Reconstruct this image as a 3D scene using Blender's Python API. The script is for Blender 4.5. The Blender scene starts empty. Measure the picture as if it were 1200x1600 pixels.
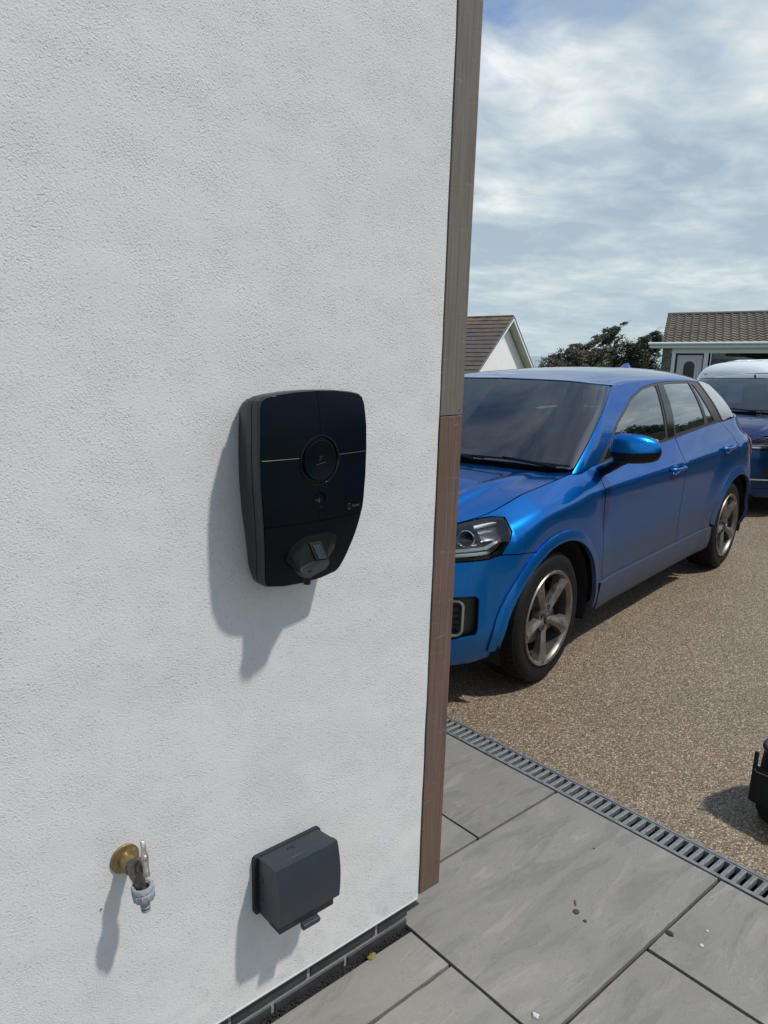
import bpy, bmesh, math, random
import numpy as np
from mathutils import Vector, Matrix, noise as mnoise
from mathutils.geometry import delaunay_2d_cdt
random.seed(7)
C = bpy.context.scene.collection
SC = bpy.context.scene
PI = math.pi
R = math.radians

# ------------------------------------------------------------------ camera
cam_d = bpy.data.cameras.new('camera'); cam = bpy.data.objects.new('camera', cam_d); C.objects.link(cam)
SC.camera = cam
cam_d.sensor_width = 36; cam_d.lens = 1130.546/1600*36; cam_d.shift_x = 150/1600
cam_d.clip_start = .05; cam_d.clip_end = 20000
_r = Vector((0.80252086, -0.59662406, 0.0)); _d = Vector((-0.12636093, -0.16996848, -0.9773145)); _f = Vector((0.58308934, 0.78431527, -0.21179322))
M = Matrix.Identity(4)
for i in range(3):
    M[i][0] = _r[i]; M[i][1] = -_d[i]; M[i][2] = -_f[i]
M[2][3] = 1.6
cam.matrix_world = M
cam_d.dof.use_dof = False

# ------------------------------------------------------------------ world, sun, exposure
SUN_DIR = Vector((.6, -1.0, 2.0)).normalized()      # towards the sun
SUN_EL = math.asin(SUN_DIR.z)
world = bpy.data.worlds.new('World'); SC.world = world; world.use_nodes = True
wn = world.node_tree.nodes; wl = world.node_tree.links; wn.clear()
w_out = wn.new('ShaderNodeOutputWorld'); w_bg = wn.new('ShaderNodeBackground'); w_bg.inputs[1].default_value = .10
w_sky = wn.new('ShaderNodeTexSky'); w_sky.sky_type = 'NISHITA'; w_sky.sun_disc = False
w_sky.sun_elevation = SUN_EL; w_sky.sun_rotation = math.atan2(SUN_DIR.x, SUN_DIR.y)
w_sky.air_density = 1.0; w_sky.dust_density = .6; w_sky.ozone_density = 1.5
def wmath(op, a, b=None, c=None):
    n = wn.new('ShaderNodeMath'); n.operation = op
    for i, v in enumerate((a, b, c)):
        if v is None: continue
        if isinstance(v, (int, float)): n.inputs[i].default_value = v
        else: wl.new(v, n.inputs[i])
    return n.outputs[0]
w_tc = wn.new('ShaderNodeTexCoord'); w_sep = wn.new('ShaderNodeSeparateXYZ'); wl.new(w_tc.outputs['Generated'], w_sep.inputs[0])
zc = wmath('ADD', wmath('MAXIMUM', w_sep.outputs[2], 0.0), .16)
w_comb = wn.new('ShaderNodeCombineXYZ')
wl.new(wmath('DIVIDE', w_sep.outputs[0], zc), w_comb.inputs[0]); wl.new(wmath('DIVIDE', w_sep.outputs[1], zc), w_comb.inputs[1])
def wnoise(scale, detail, rough, dist=0., stretch=None, off=(0,0,0)):
    mp = wn.new('ShaderNodeMapping'); mp.inputs['Location'].default_value = off
    mp.inputs['Rotation'].default_value = (0, 0, .5)
    mp.inputs['Scale'].default_value = stretch or (1, 1, 1); wl.new(w_comb.outputs[0], mp.inputs[0])
    n = wn.new('ShaderNodeTexNoise'); n.inputs['Scale'].default_value = scale; n.inputs['Detail'].default_value = detail
    n.inputs['Roughness'].default_value = rough; n.inputs['Distortion'].default_value = dist; wl.new(mp.outputs[0], n.inputs['Vector'])
    return n.outputs[0]
def wramp(v, stops):
    n = wn.new('ShaderNodeValToRGB'); cr = n.color_ramp
    while len(cr.elements) < len(stops): cr.elements.new(.5)
    for e, (p, c) in zip(cr.elements, stops):
        e.position = p; e.color = (*c, 1) if not isinstance(c, (int, float)) else (c, c, c, 1)
    wl.new(v, n.inputs[0]); return n.outputs[0]
def wmix(f, a, b, mode='MIX'):
    n = wn.new('ShaderNodeMix'); n.data_type = 'RGBA'; n.blend_type = mode
    if isinstance(f, (int, float)): n.inputs[0].default_value = f
    else: wl.new(f, n.inputs[0])
    for i, v in ((6, a), (7, b)):
        if isinstance(v, tuple): n.inputs[i].default_value = (*v, 1)
        else: wl.new(v, n.inputs[i])
    return n.outputs[2]
cov = wnoise(.9, 7, .55, .25, (1, 1.3, 1), (15., 3., 2))
cov2 = wnoise(3.2, 7, .6, .5, (1, 1.35, 1), (9.3, 4.1, 2))
shade = wnoise(1.7, 5, .5, .4, (1, 1.5, 1), (0., 3., 9))
wisp = wnoise(5.0, 6, .58, .5, (1, 1.25, 1), (5.0, 2.2, 8))
# cloud cover: gaps of blue open overhead, none near the horizon
base = wmath('ADD', wmath('MULTIPLY', cov, .55), wmath('MULTIPLY', cov2, .45))
hz = wmath('MULTIPLY', wmath('SUBTRACT', .46, wmath('MINIMUM', w_sep.outputs[2], .46)), .85)
hz = wmath('SUBTRACT', hz, wmath('MULTIPLY', wmath('MAXIMUM', wmath('SUBTRACT', w_sep.outputs[2], .5), 0.0), .10))
cover = wramp(wmath('ADD', base, hz), [(.415, 0.), (.605, 1.)])
bright = wmath('ADD', wmath('MULTIPLY', shade, .68), wmath('MULTIPLY', wisp, .32))
cloud = wramp(bright, [(.40, (4.9, 6.1, 7.4)), (.48, (6.1, 7.3, 8.3)), (.56, (7.9, 8.8, 9.3)), (.66, (10.8, 11.3, 11.5))])
hazec = wramp(w_sep.outputs[2], [(.0, 1.), (.20, 0.)])
cloud = wmix(wmath('MULTIPLY', hazec, .55), cloud, (6.3, 7.9, 8.3))
skyc = wmix(1.0, w_sky.outputs[0], (1.7, 1.7, 1.75), 'MULTIPLY')
wl.new(wmix(cover, skyc, cloud), w_bg.inputs[0]); wl.new(w_bg.outputs[0], w_out.inputs[0])

sun_d = bpy.data.lights.new('sun', 'SUN'); sun_d.energy = 4.3; sun_d.angle = R(2.4); sun_d.color = (1.0, .965, .92)
sun = bpy.data.objects.new('sun', sun_d); C.objects.link(sun)
sun.rotation_euler = (-SUN_DIR).to_track_quat('-Z', 'Y').to_euler(); sun.location = (5, -10, 20)
SC.view_settings.view_transform = 'Standard'; SC.view_settings.look = 'None'; SC.view_settings.exposure = -0.3; SC.view_settings.gamma = 1
SC.view_settings.use_curve_mapping = False
SC.render.engine = 'CYCLES'
try:
    SC.cycles.max_bounces = 8; SC.cycles.transparent_max_bounces = 12; SC.cycles.use_denoising = True
except Exception: pass

# ------------------------------------------------------------------ helpers
def mat(name, color=(.5, .5, .5), rough=.6, metal=0., **k):
    m = bpy.data.materials.new(name); m.use_nodes = True
    p = m.node_tree.nodes['Principled BSDF']
    p.inputs['Base Color'].default_value = (*color, 1); p.inputs['Roughness'].default_value = rough; p.inputs['Metallic'].default_value = metal
    for a, b in k.items():
        key = a.replace('_', ' ')
        if key in p.inputs: p.inputs[key].default_value = b
    return m
class N:
    """small wrapper for building a material's nodes"""
    def __init__(s, m): s.m = m; s.t = m.node_tree; s.n = s.t.nodes; s.l = s.t.links; s.p = s.n['Principled BSDF']
    def coord(s, kind='Object', scale=(1, 1, 1), rot=(0, 0, 0), loc=(0, 0, 0)):
        tc = s.n.new('ShaderNodeTexCoord'); mp = s.n.new('ShaderNodeMapping'); s.l.new(tc.outputs[kind], mp.inputs[0])
        mp.inputs['Scale'].default_value = scale; mp.inputs['Rotation'].default_value = rot; mp.inputs['Location'].default_value = loc
        return mp.outputs[0]
    def world(s, scale=(1, 1, 1), rot=(0, 0, 0)):
        g = s.n.new('ShaderNodeNewGeometry'); mp = s.n.new('ShaderNodeMapping'); s.l.new(g.outputs['Position'], mp.inputs[0])
        mp.inputs['Scale'].default_value = scale; mp.inputs['Rotation'].default_value = rot
        return mp.outputs[0]
    def noise(s, v, scale, detail=4, rough=.5, dist=0):
        n = s.n.new('ShaderNodeTexNoise'); n.inputs['Scale'].default_value = scale; n.inputs['Detail'].default_value = detail
        n.inputs['Roughness'].default_value = rough; n.inputs['Distortion'].default_value = dist; s.l.new(v, n.inputs['Vector']); return n.outputs[0]
    def voro(s, v, scale, feature='F1', out='Distance', rnd=1.):
        n = s.n.new('ShaderNodeTexVoronoi'); n.feature = feature; n.inputs['Scale'].default_value = scale
        n.inputs['Randomness'].default_value = rnd; s.l.new(v, n.inputs['Vector']); return n.outputs[out]
    def ramp(s, v, stops, interp='LINEAR'):
        n = s.n.new('ShaderNodeValToRGB'); cr = n.color_ramp; cr.interpolation = interp
        while len(cr.elements) < len(stops): cr.elements.new(.5)
        for e, (p, c) in zip(cr.elements, stops):
            e.position = p; e.color = (*c, 1) if not isinstance(c, (int, float)) else (c, c, c, 1)
        s.l.new(v, n.inputs[0]); return n.outputs[0]
    def math(s, op, a, b=None):
        n = s.n.new('ShaderNodeMath'); n.operation = op
        for i, v in enumerate((a, b)):
            if v is None: continue
            if isinstance(v, (int, float)): n.inputs[i].default_value = v
            else: s.l.new(v, n.inputs[i])
        return n.outputs[0]
    def mix(s, f, a, b, mode='MIX'):
        n = s.n.new('ShaderNodeMix'); n.data_type = 'RGBA'; n.blend_type = mode
        if isinstance(f, (int, float)): n.inputs[0].default_value = f
        else: s.l.new(f, n.inputs[0])
        for i, v in ((6, a), (7, b)):
            if isinstance(v, tuple): n.inputs[i].default_value = (*v, 1)
            else: s.l.new(v, n.inputs[i])
        return n.outputs[2]
    def objrand(s):
        return s.n.new('ShaderNodeObjectInfo').outputs['Random']
    def bump(s, h, strength=.5, dist=.01, prev=None):
        n = s.n.new('ShaderNodeBump'); n.inputs['Strength'].default_value = strength; n.inputs['Distance'].default_value = dist
        s.l.new(h, n.inputs['Height'])
        if prev is not None: s.l.new(prev, n.inputs['Normal'])
        return n.outputs[0]
    def set(s, **k):
        for a, v in k.items():
            key = {'color': 'Base Color', 'rough': 'Roughness', 'normal': 'Normal', 'metal': 'Metallic'}[a]
            s.l.new(v, s.p.inputs[key])

def link(o, parent=None):
    C.objects.link(o)
    if parent is not None: o.parent = parent
    return o
def mesh_obj(name, verts, faces, m, parent=None, smooth=False, loc=None):
    me = bpy.data.meshes.new(name); me.from_pydata([tuple(map(float, v)) for v in verts], [], [tuple(map(int, f)) for f in faces]); me.update()
    if m: me.materials.append(m)
    if smooth: me.polygons.foreach_set('use_smooth', [True]*len(me.polygons))
    o = bpy.data.objects.new(name, me); link(o, parent)
    if loc: o.location = loc
    return o
def bm_obj(name, bm, m, parent=None, smooth=False, loc=None, angle=None):
    me = bpy.data.meshes.new(name); bmesh.ops.recalc_face_normals(bm, faces=bm.faces); bm.to_mesh(me); bm.free()
    if m: me.materials.append(m)
    if smooth:
        me.polygons.foreach_set('use_smooth', [True]*len(me.polygons))
        if angle: me.set_sharp_from_angle(angle=R(angle))
    o = bpy.data.objects.new(name, me); link(o, parent)
    if loc: o.location = loc
    return o
def tag(o, label=None, cat=None, group=None, kind=None):
    if label: o['label'] = label
    if cat: o['category'] = cat
    if group: o['group'] = group
    if kind: o['kind'] = kind
    return o
def empty(name, loc=(0, 0, 0), rz=0, **k):
    o = bpy.data.objects.new(name, None); C.objects.link(o); o.location = loc; o.rotation_euler = (0, 0, rz); o.empty_display_size = .1
    tag(o, **k); return o
def add_box(bm, x0, x1, y0, y1, z0, z1, bevel=0., seg=2, mtx=None):
    r = bmesh.ops.create_cube(bm, size=1); vs = r['verts']
    for v in vs: v.co = Vector(((x0+x1)/2+v.co.x*(x1-x0), (y0+y1)/2+v.co.y*(y1-y0), (z0+z1)/2+v.co.z*(z1-z0)))
    if mtx is not None:
        for v in vs: v.co = mtx @ v.co
    if bevel > 0:
        es = list({e for v in vs for e in v.link_edges})
        bmesh.ops.bevel(bm, geom=es, offset=bevel, segments=seg, profile=.5, affect='EDGES')
def box(name, x0, x1, y0, y1, z0, z1, m, parent=None, bevel=0., seg=2, **k):
    bm = bmesh.new(); add_box(bm, x0, x1, y0, y1, z0, z1, bevel, seg); return bm_obj(name, bm, m, parent, **k)
def frame(ax):
    ax = Vector(ax).normalized(); t = Vector((0, 0, 1)) if abs(ax.z) < .9 else Vector((1, 0, 0))
    a = ax.cross(t).normalized(); return a, ax.cross(a).normalized(), ax
def add_lathe(bm, p0, axis, prof, n=24, close=False):
    """prof: list of (distance along the axis, radius)"""
    a, b, c = frame(axis); p0 = Vector(p0); rings = []
    for (h, r) in prof:
        if r < 1e-6: rings.append([bm.verts.new(p0+c*h)])
        else: rings.append([bm.verts.new(p0+c*h+(a*math.cos(2*PI*i/n)+b*math.sin(2*PI*i/n))*r) for i in range(n)])
    if close: rings.append(rings[0])
    for r0, r1 in zip(rings, rings[1:]):
        for i in range(n):
            j = (i+1) % n
            q = [r0[i % len(r0)], r0[j % len(r0)], r1[j % len(r1)], r1[i % len(r1)]]
            q = list(dict.fromkeys(q))
            if len(q) > 2:
                try: bm.faces.new(q)
                except ValueError: pass
def lathe(name, p0, axis, prof, m, parent=None, n=24, smooth=True, angle=35, close=False):
    bm = bmesh.new(); add_lathe(bm, p0, axis, prof, n, close); return bm_obj(name, bm, m, parent, smooth, angle=angle)
def add_tube(bm, pts, r, n=8, closed=False, flat=None):
    pts = [Vector(p) for p in pts]; rings = []; N_ = len(pts)
    for i, p in enumerate(pts):
        t = (pts[(i+1) % N_]-pts[i-1]) if closed else (pts[min(i+1, N_-1)]-pts[max(i-1, 0)])
        a, b, c = frame(t); rr = r[i] if isinstance(r, (list, tuple)) else r
        if flat: pass
        rings.append([bm.verts.new(p+(a*math.cos(2*PI*k/n)+b*math.sin(2*PI*k/n))*rr) for k in range(n)])
    rng = range(N_ if closed else N_-1)
    for i in rng:
        r0, r1 = rings[i], rings[(i+1) % N_]
        # choose rotation that matches best to avoid twists
        best = min(range(n), key=lambda s: (r0[0].co-r1[s].co).length) if closed or True else 0
        for k in range(n):
            bm.faces.new([r0[k], r0[(k+1) % n], r1[(k+1+best) % n], r1[(k+best) % n]])
    if not closed:
        for rg in (rings[0], rings[-1]):
            try: bm.faces.new(rg)
            except ValueError: pass
def tube(name, pts, r, m, parent=None, n=8, closed=False):
    bm = bmesh.new(); add_tube(bm, pts, r, n, closed); return bm_obj(name, bm, m, parent, True, angle=50)
def add_prism(bm, poly, fn0, fn1):
    a = [bm.verts.new(fn0(*p)) for p in poly]; b = [bm.verts.new(fn1(*p)) for p in poly]
    bm.faces.new(a); bm.faces.new(b)
    for i in range(len(poly)):
        j = (i+1) % len(poly); bm.faces.new([a[i], a[j], b[j], b[i]])
def prism(name, poly, fn0, fn1, m, parent=None, bevel=0, **k):
    bm = bmesh.new(); add_prism(bm, poly, fn0, fn1)
    if bevel: bmesh.ops.bevel(bm, geom=bm.edges[:], offset=bevel, segments=2, profile=.5, affect='EDGES')
    return bm_obj(name, bm, m, parent, **k)
def text_mesh(name, s, size, mtx, m, parent=None, extrude=.0003, align='CENTER', bold=0):
    cu = bpy.data.curves.new(name, 'FONT'); cu.body = s; cu.size = size; cu.extrude = extrude; cu.align_x = align; cu.align_y = 'CENTER'; cu.offset = bold
    t = bpy.data.objects.new('tmp', cu); C.objects.link(t)
    dg = bpy.context.evaluated_depsgraph_get(); me = bpy.data.meshes.new_from_object(t.evaluated_get(dg)); bpy.data.objects.remove(t)
    me.transform(mtx); me.materials.clear(); me.materials.append(m); o = bpy.data.objects.new(name, me); link(o, parent); return o
def chaikin(P, it=1, closed=True):
    for _ in range(it):
        Q = []
        for i in range(len(P)):
            a, b = P[i], P[(i+1) % len(P)]
            Q += [(a[0]*.75+b[0]*.25, a[1]*.75+b[1]*.25), (a[0]*.25+b[0]*.75, a[1]*.25+b[1]*.75)]
        P = Q
    return P
def round_poly(P, r, seg=4):
    """round the corners of a polygon by about r (in its own units)"""
    out = []
    n = len(P)
    for i in range(n):
        p0, p1, p2 = Vector(P[i-1]), Vector(P[i]), Vector(P[(i+1) % n])
        a = p0-p1; b = p2-p1; la, lb = a.length, b.length
        t = min(r, la*.45, lb*.45)
        q0 = p1+a/la*t; q1 = p1+b/lb*t
        for k in range(seg+1):
            s = k/seg; out.append(tuple(q0*(1-s)**2+p1*2*s*(1-s)+q1*s*s))
    return out
def pip(x, y, P):
    c = False; j = len(P)-1
    for i in range(len(P)):
        xi, yi = P[i]; xj, yj = P[j]
        if (yi > y) != (yj > y) and x < (xj-xi)*(y-yi)/(yj-yi)+xi: c = not c
        j = i
    return c
def _resample(P, sx, sy):
    out = []
    for i in range(len(P)):
        a, b = P[i], P[(i+1) % len(P)]
        n = max(1, int(math.ceil(max(abs(b[0]-a[0])/sx, abs(b[1]-a[1])/sy))))
        for k in range(n): out.append((a[0]+(b[0]-a[0])*k/n, a[1]+(b[1]-a[1])*k/n))
    return out
def panel(name, fn, poly, m, parent=None, step=(.02, .05), holes=(), thick=.012, lift=0., mirror=None, smooth=True, rows=None):
    """a curved sheet: the polygon, given in the surface's own two parameters, lifted on to fn(a,b); its rim is turned in"""
    sx, sy = step
    loops = [_resample(poly, sx, sy)]+[_resample(h, sx, sy) for h in holes]
    pts = []; edges = []
    for L in loops:
        o = len(pts); pts += L; edges += [(o+i, o+(i+1) % len(L)) for i in range(len(L))]
    nb = len(pts)
    xs = [p[0] for p in poly]; ys = [p[1] for p in poly]
    bx = np.array([p for p in pts]); 
    x = min(xs)+sx*.5; r = 0
    while x < max(xs):
        if rows: yl = [v for v in rows(x) if min(ys) < v < max(ys)]
        else: yl = list(np.arange(min(ys)+sy*(.5 if r % 2 else .25), max(ys), sy))
        for y in yl:
            if pip(x, y, poly) and not any(pip(x, y, h) for h in holes):
                dd = np.min(((bx[:, 0]-x)/sx)**2+((bx[:, 1]-y)/sy)**2)
                if dd > .10: pts.append((x, y))
        x += sx; r += 1
    # scale so that triangles come out well shaped
    vs, es, fs, ov, oe, of = delaunay_2d_cdt([Vector((p[0]/sx, p[1]/sy)) for p in pts], edges, [], 0, 1e-6)
    vs = [(v.x*sx, v.y*sy) for v in vs]
    tris = []
    for f in fs:
        cx = sum(vs[i][0] for i in f)/len(f); cy = sum(vs[i][1] for i in f)/len(f)
        if pip(cx, cy, poly) and not any(pip(cx, cy, h) for h in holes): tris.append(tuple(f))
    P3 = np.array([fn(*v) for v in vs])
    # vertex normals from surface derivatives
    e = 1e-3
    Nn = []
    for (a, b) in vs:
        pa = np.asarray(fn(a+e, b))-np.asarray(fn(a-e, b)); pb = np.asarray(fn(a, b+e))-np.asarray(fn(a, b-e))
        n = np.cross(pa, pb); L = np.linalg.norm(n); Nn.append(n/L if L > 1e-12 else (Nn[-1] if Nn else np.array([0, 0, 1.])))
    Nn = np.array(Nn)
    # face orientation agreement
    a, b, c = tris[0][:3]; fnm = np.cross(P3[b]-P3[a], P3[c]-P3[a])
    flip = panel.outward
    P3 = P3+Nn*lift*flip
    V = [tuple(p) for p in P3]; F = []
    for t in tris:
        t = list(t); nm = np.cross(P3[t[1]]-P3[t[0]], P3[t[2]]-P3[t[0]])
        if np.dot(nm, Nn[t[0]])*flip < 0: t.reverse()
        F.append(tuple(t))
    if thick > 0:
        used = {}; rimn = {}
        cnt = {}
        for t in F:
            for i in range(len(t)):
                k = (t[i], t[(i+1) % len(t)]); cnt[k] = 1
        for (i, j) in list(cnt):
            if (j, i) not in cnt:
                for q in (i, j):
                    if q not in used:
                        used[q] = len(V); V.append(tuple(P3[q])); V.append(tuple(P3[q]-Nn[q]*flip*thick))
                F.append((used[j], used[i], used[i]+1, used[j]+1))
                rn = np.cross(P3[j]-P3[i], Nn[i]*flip); rn = rn/(np.linalg.norm(rn)+1e-12)
                for q in (i, j): rimn[q] = rimn.get(q, 0)+rn
    NV = [tuple(n*flip) for n in Nn]; ex = [None]*(len(V)-len(P3))
    for q, k in (used.items() if thick > 0 else ()): rq = rimn[q]; rq = tuple(rq/(np.linalg.norm(rq)+1e-9)); ex[k-len(P3)] = rq; ex[k+1-len(P3)] = rq
    NV += ex
    o = mesh_obj(name, V, F, m, parent, smooth)
    if smooth: o.data.normals_split_custom_set_from_vertices(NV)
    if mirror is not None:
        V2 = [(v[0], 2*mirror-v[1], v[2]) for v in V]; F2 = [tuple(reversed(f)) for f in F]
        p2 = parent if not isinstance(parent, tuple) else parent
        o2 = mesh_obj(name, V2, F2, m, panel.mparent or p2, smooth)
        if smooth: o2.data.normals_split_custom_set_from_vertices([(n[0], -n[1], n[2]) for n in NV])
        return o, o2
    return o
panel.outward = 1; panel.mparent = None
def flip_side(o, X):
    """turn a left-hand panel into its right-hand twin"""
    me = o.data; nm = [tuple(l.normal) for l in me.corner_normals] if False else None
    V = [(v.co.x, X-v.co.y, v.co.z) for v in me.vertices]; F = [tuple(reversed(p.vertices)) for p in me.polygons]
    vn_ = {}
    for l, c in zip(me.loops, me.corner_normals): vn_[l.vertex_index] = (c.vector[0], -c.vector[1], c.vector[2])
    m = me.materials[0]; n = bpy.data.meshes.new(me.name); n.from_pydata(V, [], F); n.update(); n.materials.append(m)
    n.polygons.foreach_set('use_smooth', [True]*len(n.polygons)); n.normals_split_custom_set_from_vertices([vn_.get(i, (0, 0, 1)) for i in range(len(V))]); o.data = n
def dup(o, parent=None, loc=None, rot=None):
    c = o.copy(); C.objects.link(c)
    if parent is not None: c.parent = parent
    if loc is not None: c.location = loc
    if rot is not None: c.rotation_euler = rot
    return c
# ------------------------------------------------------------------ materials
def m_render():
    m = mat('white_render', (.72, .735, .74), .75); n = N(m); v = n.coord('Object')
    big = n.noise(v, 1.6, 5, .6); mid = n.noise(v, 9, 4, .6)
    col = n.ramp(big, [(.3, (.580, .588, .578)), (.5, (.606, .608, .594)), (.7, (.622, .613, .590))])
    col = n.mix(n.math('MULTIPLY', n.ramp(mid, [(.45, 0.), (.75, 1.)]), .12), col, (.45, .45, .44))
    g = n.noise(v, 190, 3, .62, .3); g2 = n.noise(v, 380, 2, .6); pit = n.voro(v, 210)
    pits = n.ramp(g, [(.28, 1.), (.37, 0.)])
    col = n.mix(n.math('MULTIPLY', pits, .35), col, (.27, .28, .28))
    ga = n.noise(n.coord('Object', (1, 1, 1), (.3, .2, .9), (4, 2, 7)), 270, 2, .5); gb = n.noise(n.coord('Object', (1, 1, 1), (1.3, .7, .1), (9, 1, 3)), 200, 2, .5)
    dens = n.ramp(mid, [(.38, .35), (.62, 1.)])
    h = n.math('MULTIPLY', n.ramp(ga, [(.50, 0.), (.66, 1.)]), n.math('MULTIPLY', dens, 1.2))
    h = n.math('SUBTRACT', h, n.math('MULTIPLY', n.ramp(gb, [(.60, 0.), (.68, 1.)]), n.math('MULTIPLY', dens, 1.5))); h = n.math('ADD', h, n.math('MULTIPLY', g2, .30))
    col = n.mix(n.math('MULTIPLY', n.ramp(gb, [(.64, 0.), (.72, 1.)]), .40), col, (.25, .26, .26))
    stn = n.noise(n.coord('Object', (2.2, 1, .5)), 1.7, 5, .6); col = n.mix(n.math('MULTIPLY', n.ramp(stn, [(.5, 0.), (.72, 1.)]), .09), col, (.38, .38, .38))
    sz = n.n.new('ShaderNodeSeparateXYZ'); n.l.new(n.coord('Object'), sz.inputs[0]); foot = n.math('MULTIPLY', n.ramp(sz.outputs[2], [(.08, 1.), (.30, 0.)]), n.ramp(n.noise(v, 22, 5, .7), [(.50, 0.), (.68, 1.)])); col = n.mix(n.math('MULTIPLY', foot, .30), col, (.24, .23, .20))
    wave = n.noise(v, 5, 2, .5)
    b = n.bump(wave, .35, .02); b = n.bump(h, .50, .0010, b)
    n.set(color=col, normal=b); return m
def m_timber(name, c1, c2, c3, scale=1.):
    m = mat(name, c1, .72); n = N(m); v = n.coord('Object', (60, 60, 1.3)); v2 = n.coord('Object', (1, 1, 1))
    g = n.noise(v, 3.2, 6, .65, .2); g2 = n.noise(n.coord('Object', (220, 220, 2.5)), 2.2, 3, .6)
    col = n.ramp(g, [(.3, c3), (.5, c1), (.68, c2)])
    col = n.mix(n.math('MULTIPLY', n.ramp(g2, [(.5, 0.), (.75, 1.)]), .35), col, c3)
    kn = n.noise(v2, 3.5, 3, .5); col = n.mix(n.math('MULTIPLY', n.ramp(kn, [(.45, 0.), (.7, 1.)]), .3), col, c2)
    sp = n.voro(n.coord('Object', (1, 1, .6)), 26); col = n.mix(n.ramp(sp, [(.0, 1.), (.035, 0.)]), col, (.03, .02, .015))
    sc = n.noise(n.coord('Object', (14, 14, 120), (0, .75, 0)), 1.0, 2, .4); col = n.mix(n.math('MULTIPLY', n.ramp(sc, [(.66, 0.), (.70, 1.)]), .25), col, (.30, .24, .20))
    n.set(color=col, normal=n.bump(n.math('ADD', g, n.math('MULTIPLY', g2, .5)), .35, .0012)); return m
def m_slab():
    m = mat('grey_sandstone', (.17, .17, .165), .62); n = N(m); v = n.world(); r = n.objrand()
    off = n.n.new('ShaderNodeVectorMath'); off.operation = 'ADD'; n.l.new(v, off.inputs[0])
    cb = n.n.new('ShaderNodeCombineXYZ'); n.l.new(n.math('MULTIPLY', r, 37.), cb.inputs[0]); n.l.new(n.math('MULTIPLY', r, 19.), cb.inputs[1]); n.l.new(cb.outputs[0], off.inputs[1]); v = off.outputs[0]
    mp = n.n.new('ShaderNodeMapping'); n.l.new(v, mp.inputs[0]); mp.inputs['Scale'].default_value = (1.0, 4.0, 1); mp.inputs['Rotation'].default_value = (0, 0, .12)
    st = n.noise(mp.outputs[0], 2.8, 9, .64, .45); cl = n.noise(v, 3.1, 6, .6, .6); fine = n.noise(v, 160, 3, .6)
    col = n.ramp(st, [(.30, (.150, .146, .128)), (.46, (.190, .184, .160)), (.60, (.217, .207, .180)), (.74, (.275, .262, .226))])
    col = n.mix(n.math('MULTIPLY', n.ramp(cl, [(.5, 0.), (.72, 1.)]), .35), col, (.19, .175, .14))
    # cleft lines: thin pale contour ridges where the layers of the stone break
    ct = n.math('ABSOLUTE', n.math('SUBTRACT', n.math('FRACT', n.math('MULTIPLY', st, 7.)), .5))
    gate = n.ramp(n.noise(v, 4.4, 3, .5), [(.46, 0.), (.60, 1.)])
    line = n.math('MULTIPLY', n.ramp(ct, [(.0, 1.), (.075, 0.)]), gate)
    col = n.mix(n.math('MULTIPLY', line, .55), col, (.29, .285, .265))
    col = n.mix(n.math('MULTIPLY', n.ramp(fine, [(.45, 0.), (.8, 1.)]), .35), col, (.13, .13, .125))
    wear = n.ramp(n.noise(v, 9, 5, .7), [(.63, 0.), (.72, 1.)]); col = n.mix(n.math('MULTIPLY', wear, .28), col, (.29, .285, .27))
    sp = n.voro(v, 22); sg = n.ramp(sp, [(.0, 1.), (.05, 0.)]); col = n.mix(n.math('MULTIPLY', sg, .55), col, (.07, .06, .05))
    tone = n.ramp(r, [(0., .90), (1., 1.10)]); col = n.mix(1., col, tone, 'MULTIPLY')
    steps = n.math('ADD', n.math('MULTIPLY', n.math('FLOOR', n.math('MULTIPLY', st, 7.)), .12), n.math('MULTIPLY', cl, .4))
    b = n.bump(steps, .55, .012); b = n.bump(fine, .35, .0015, b)
    n.set(color=col, normal=b, rough=n.ramp(st, [(.3, .5), (.7, .68)])); return m
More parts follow.
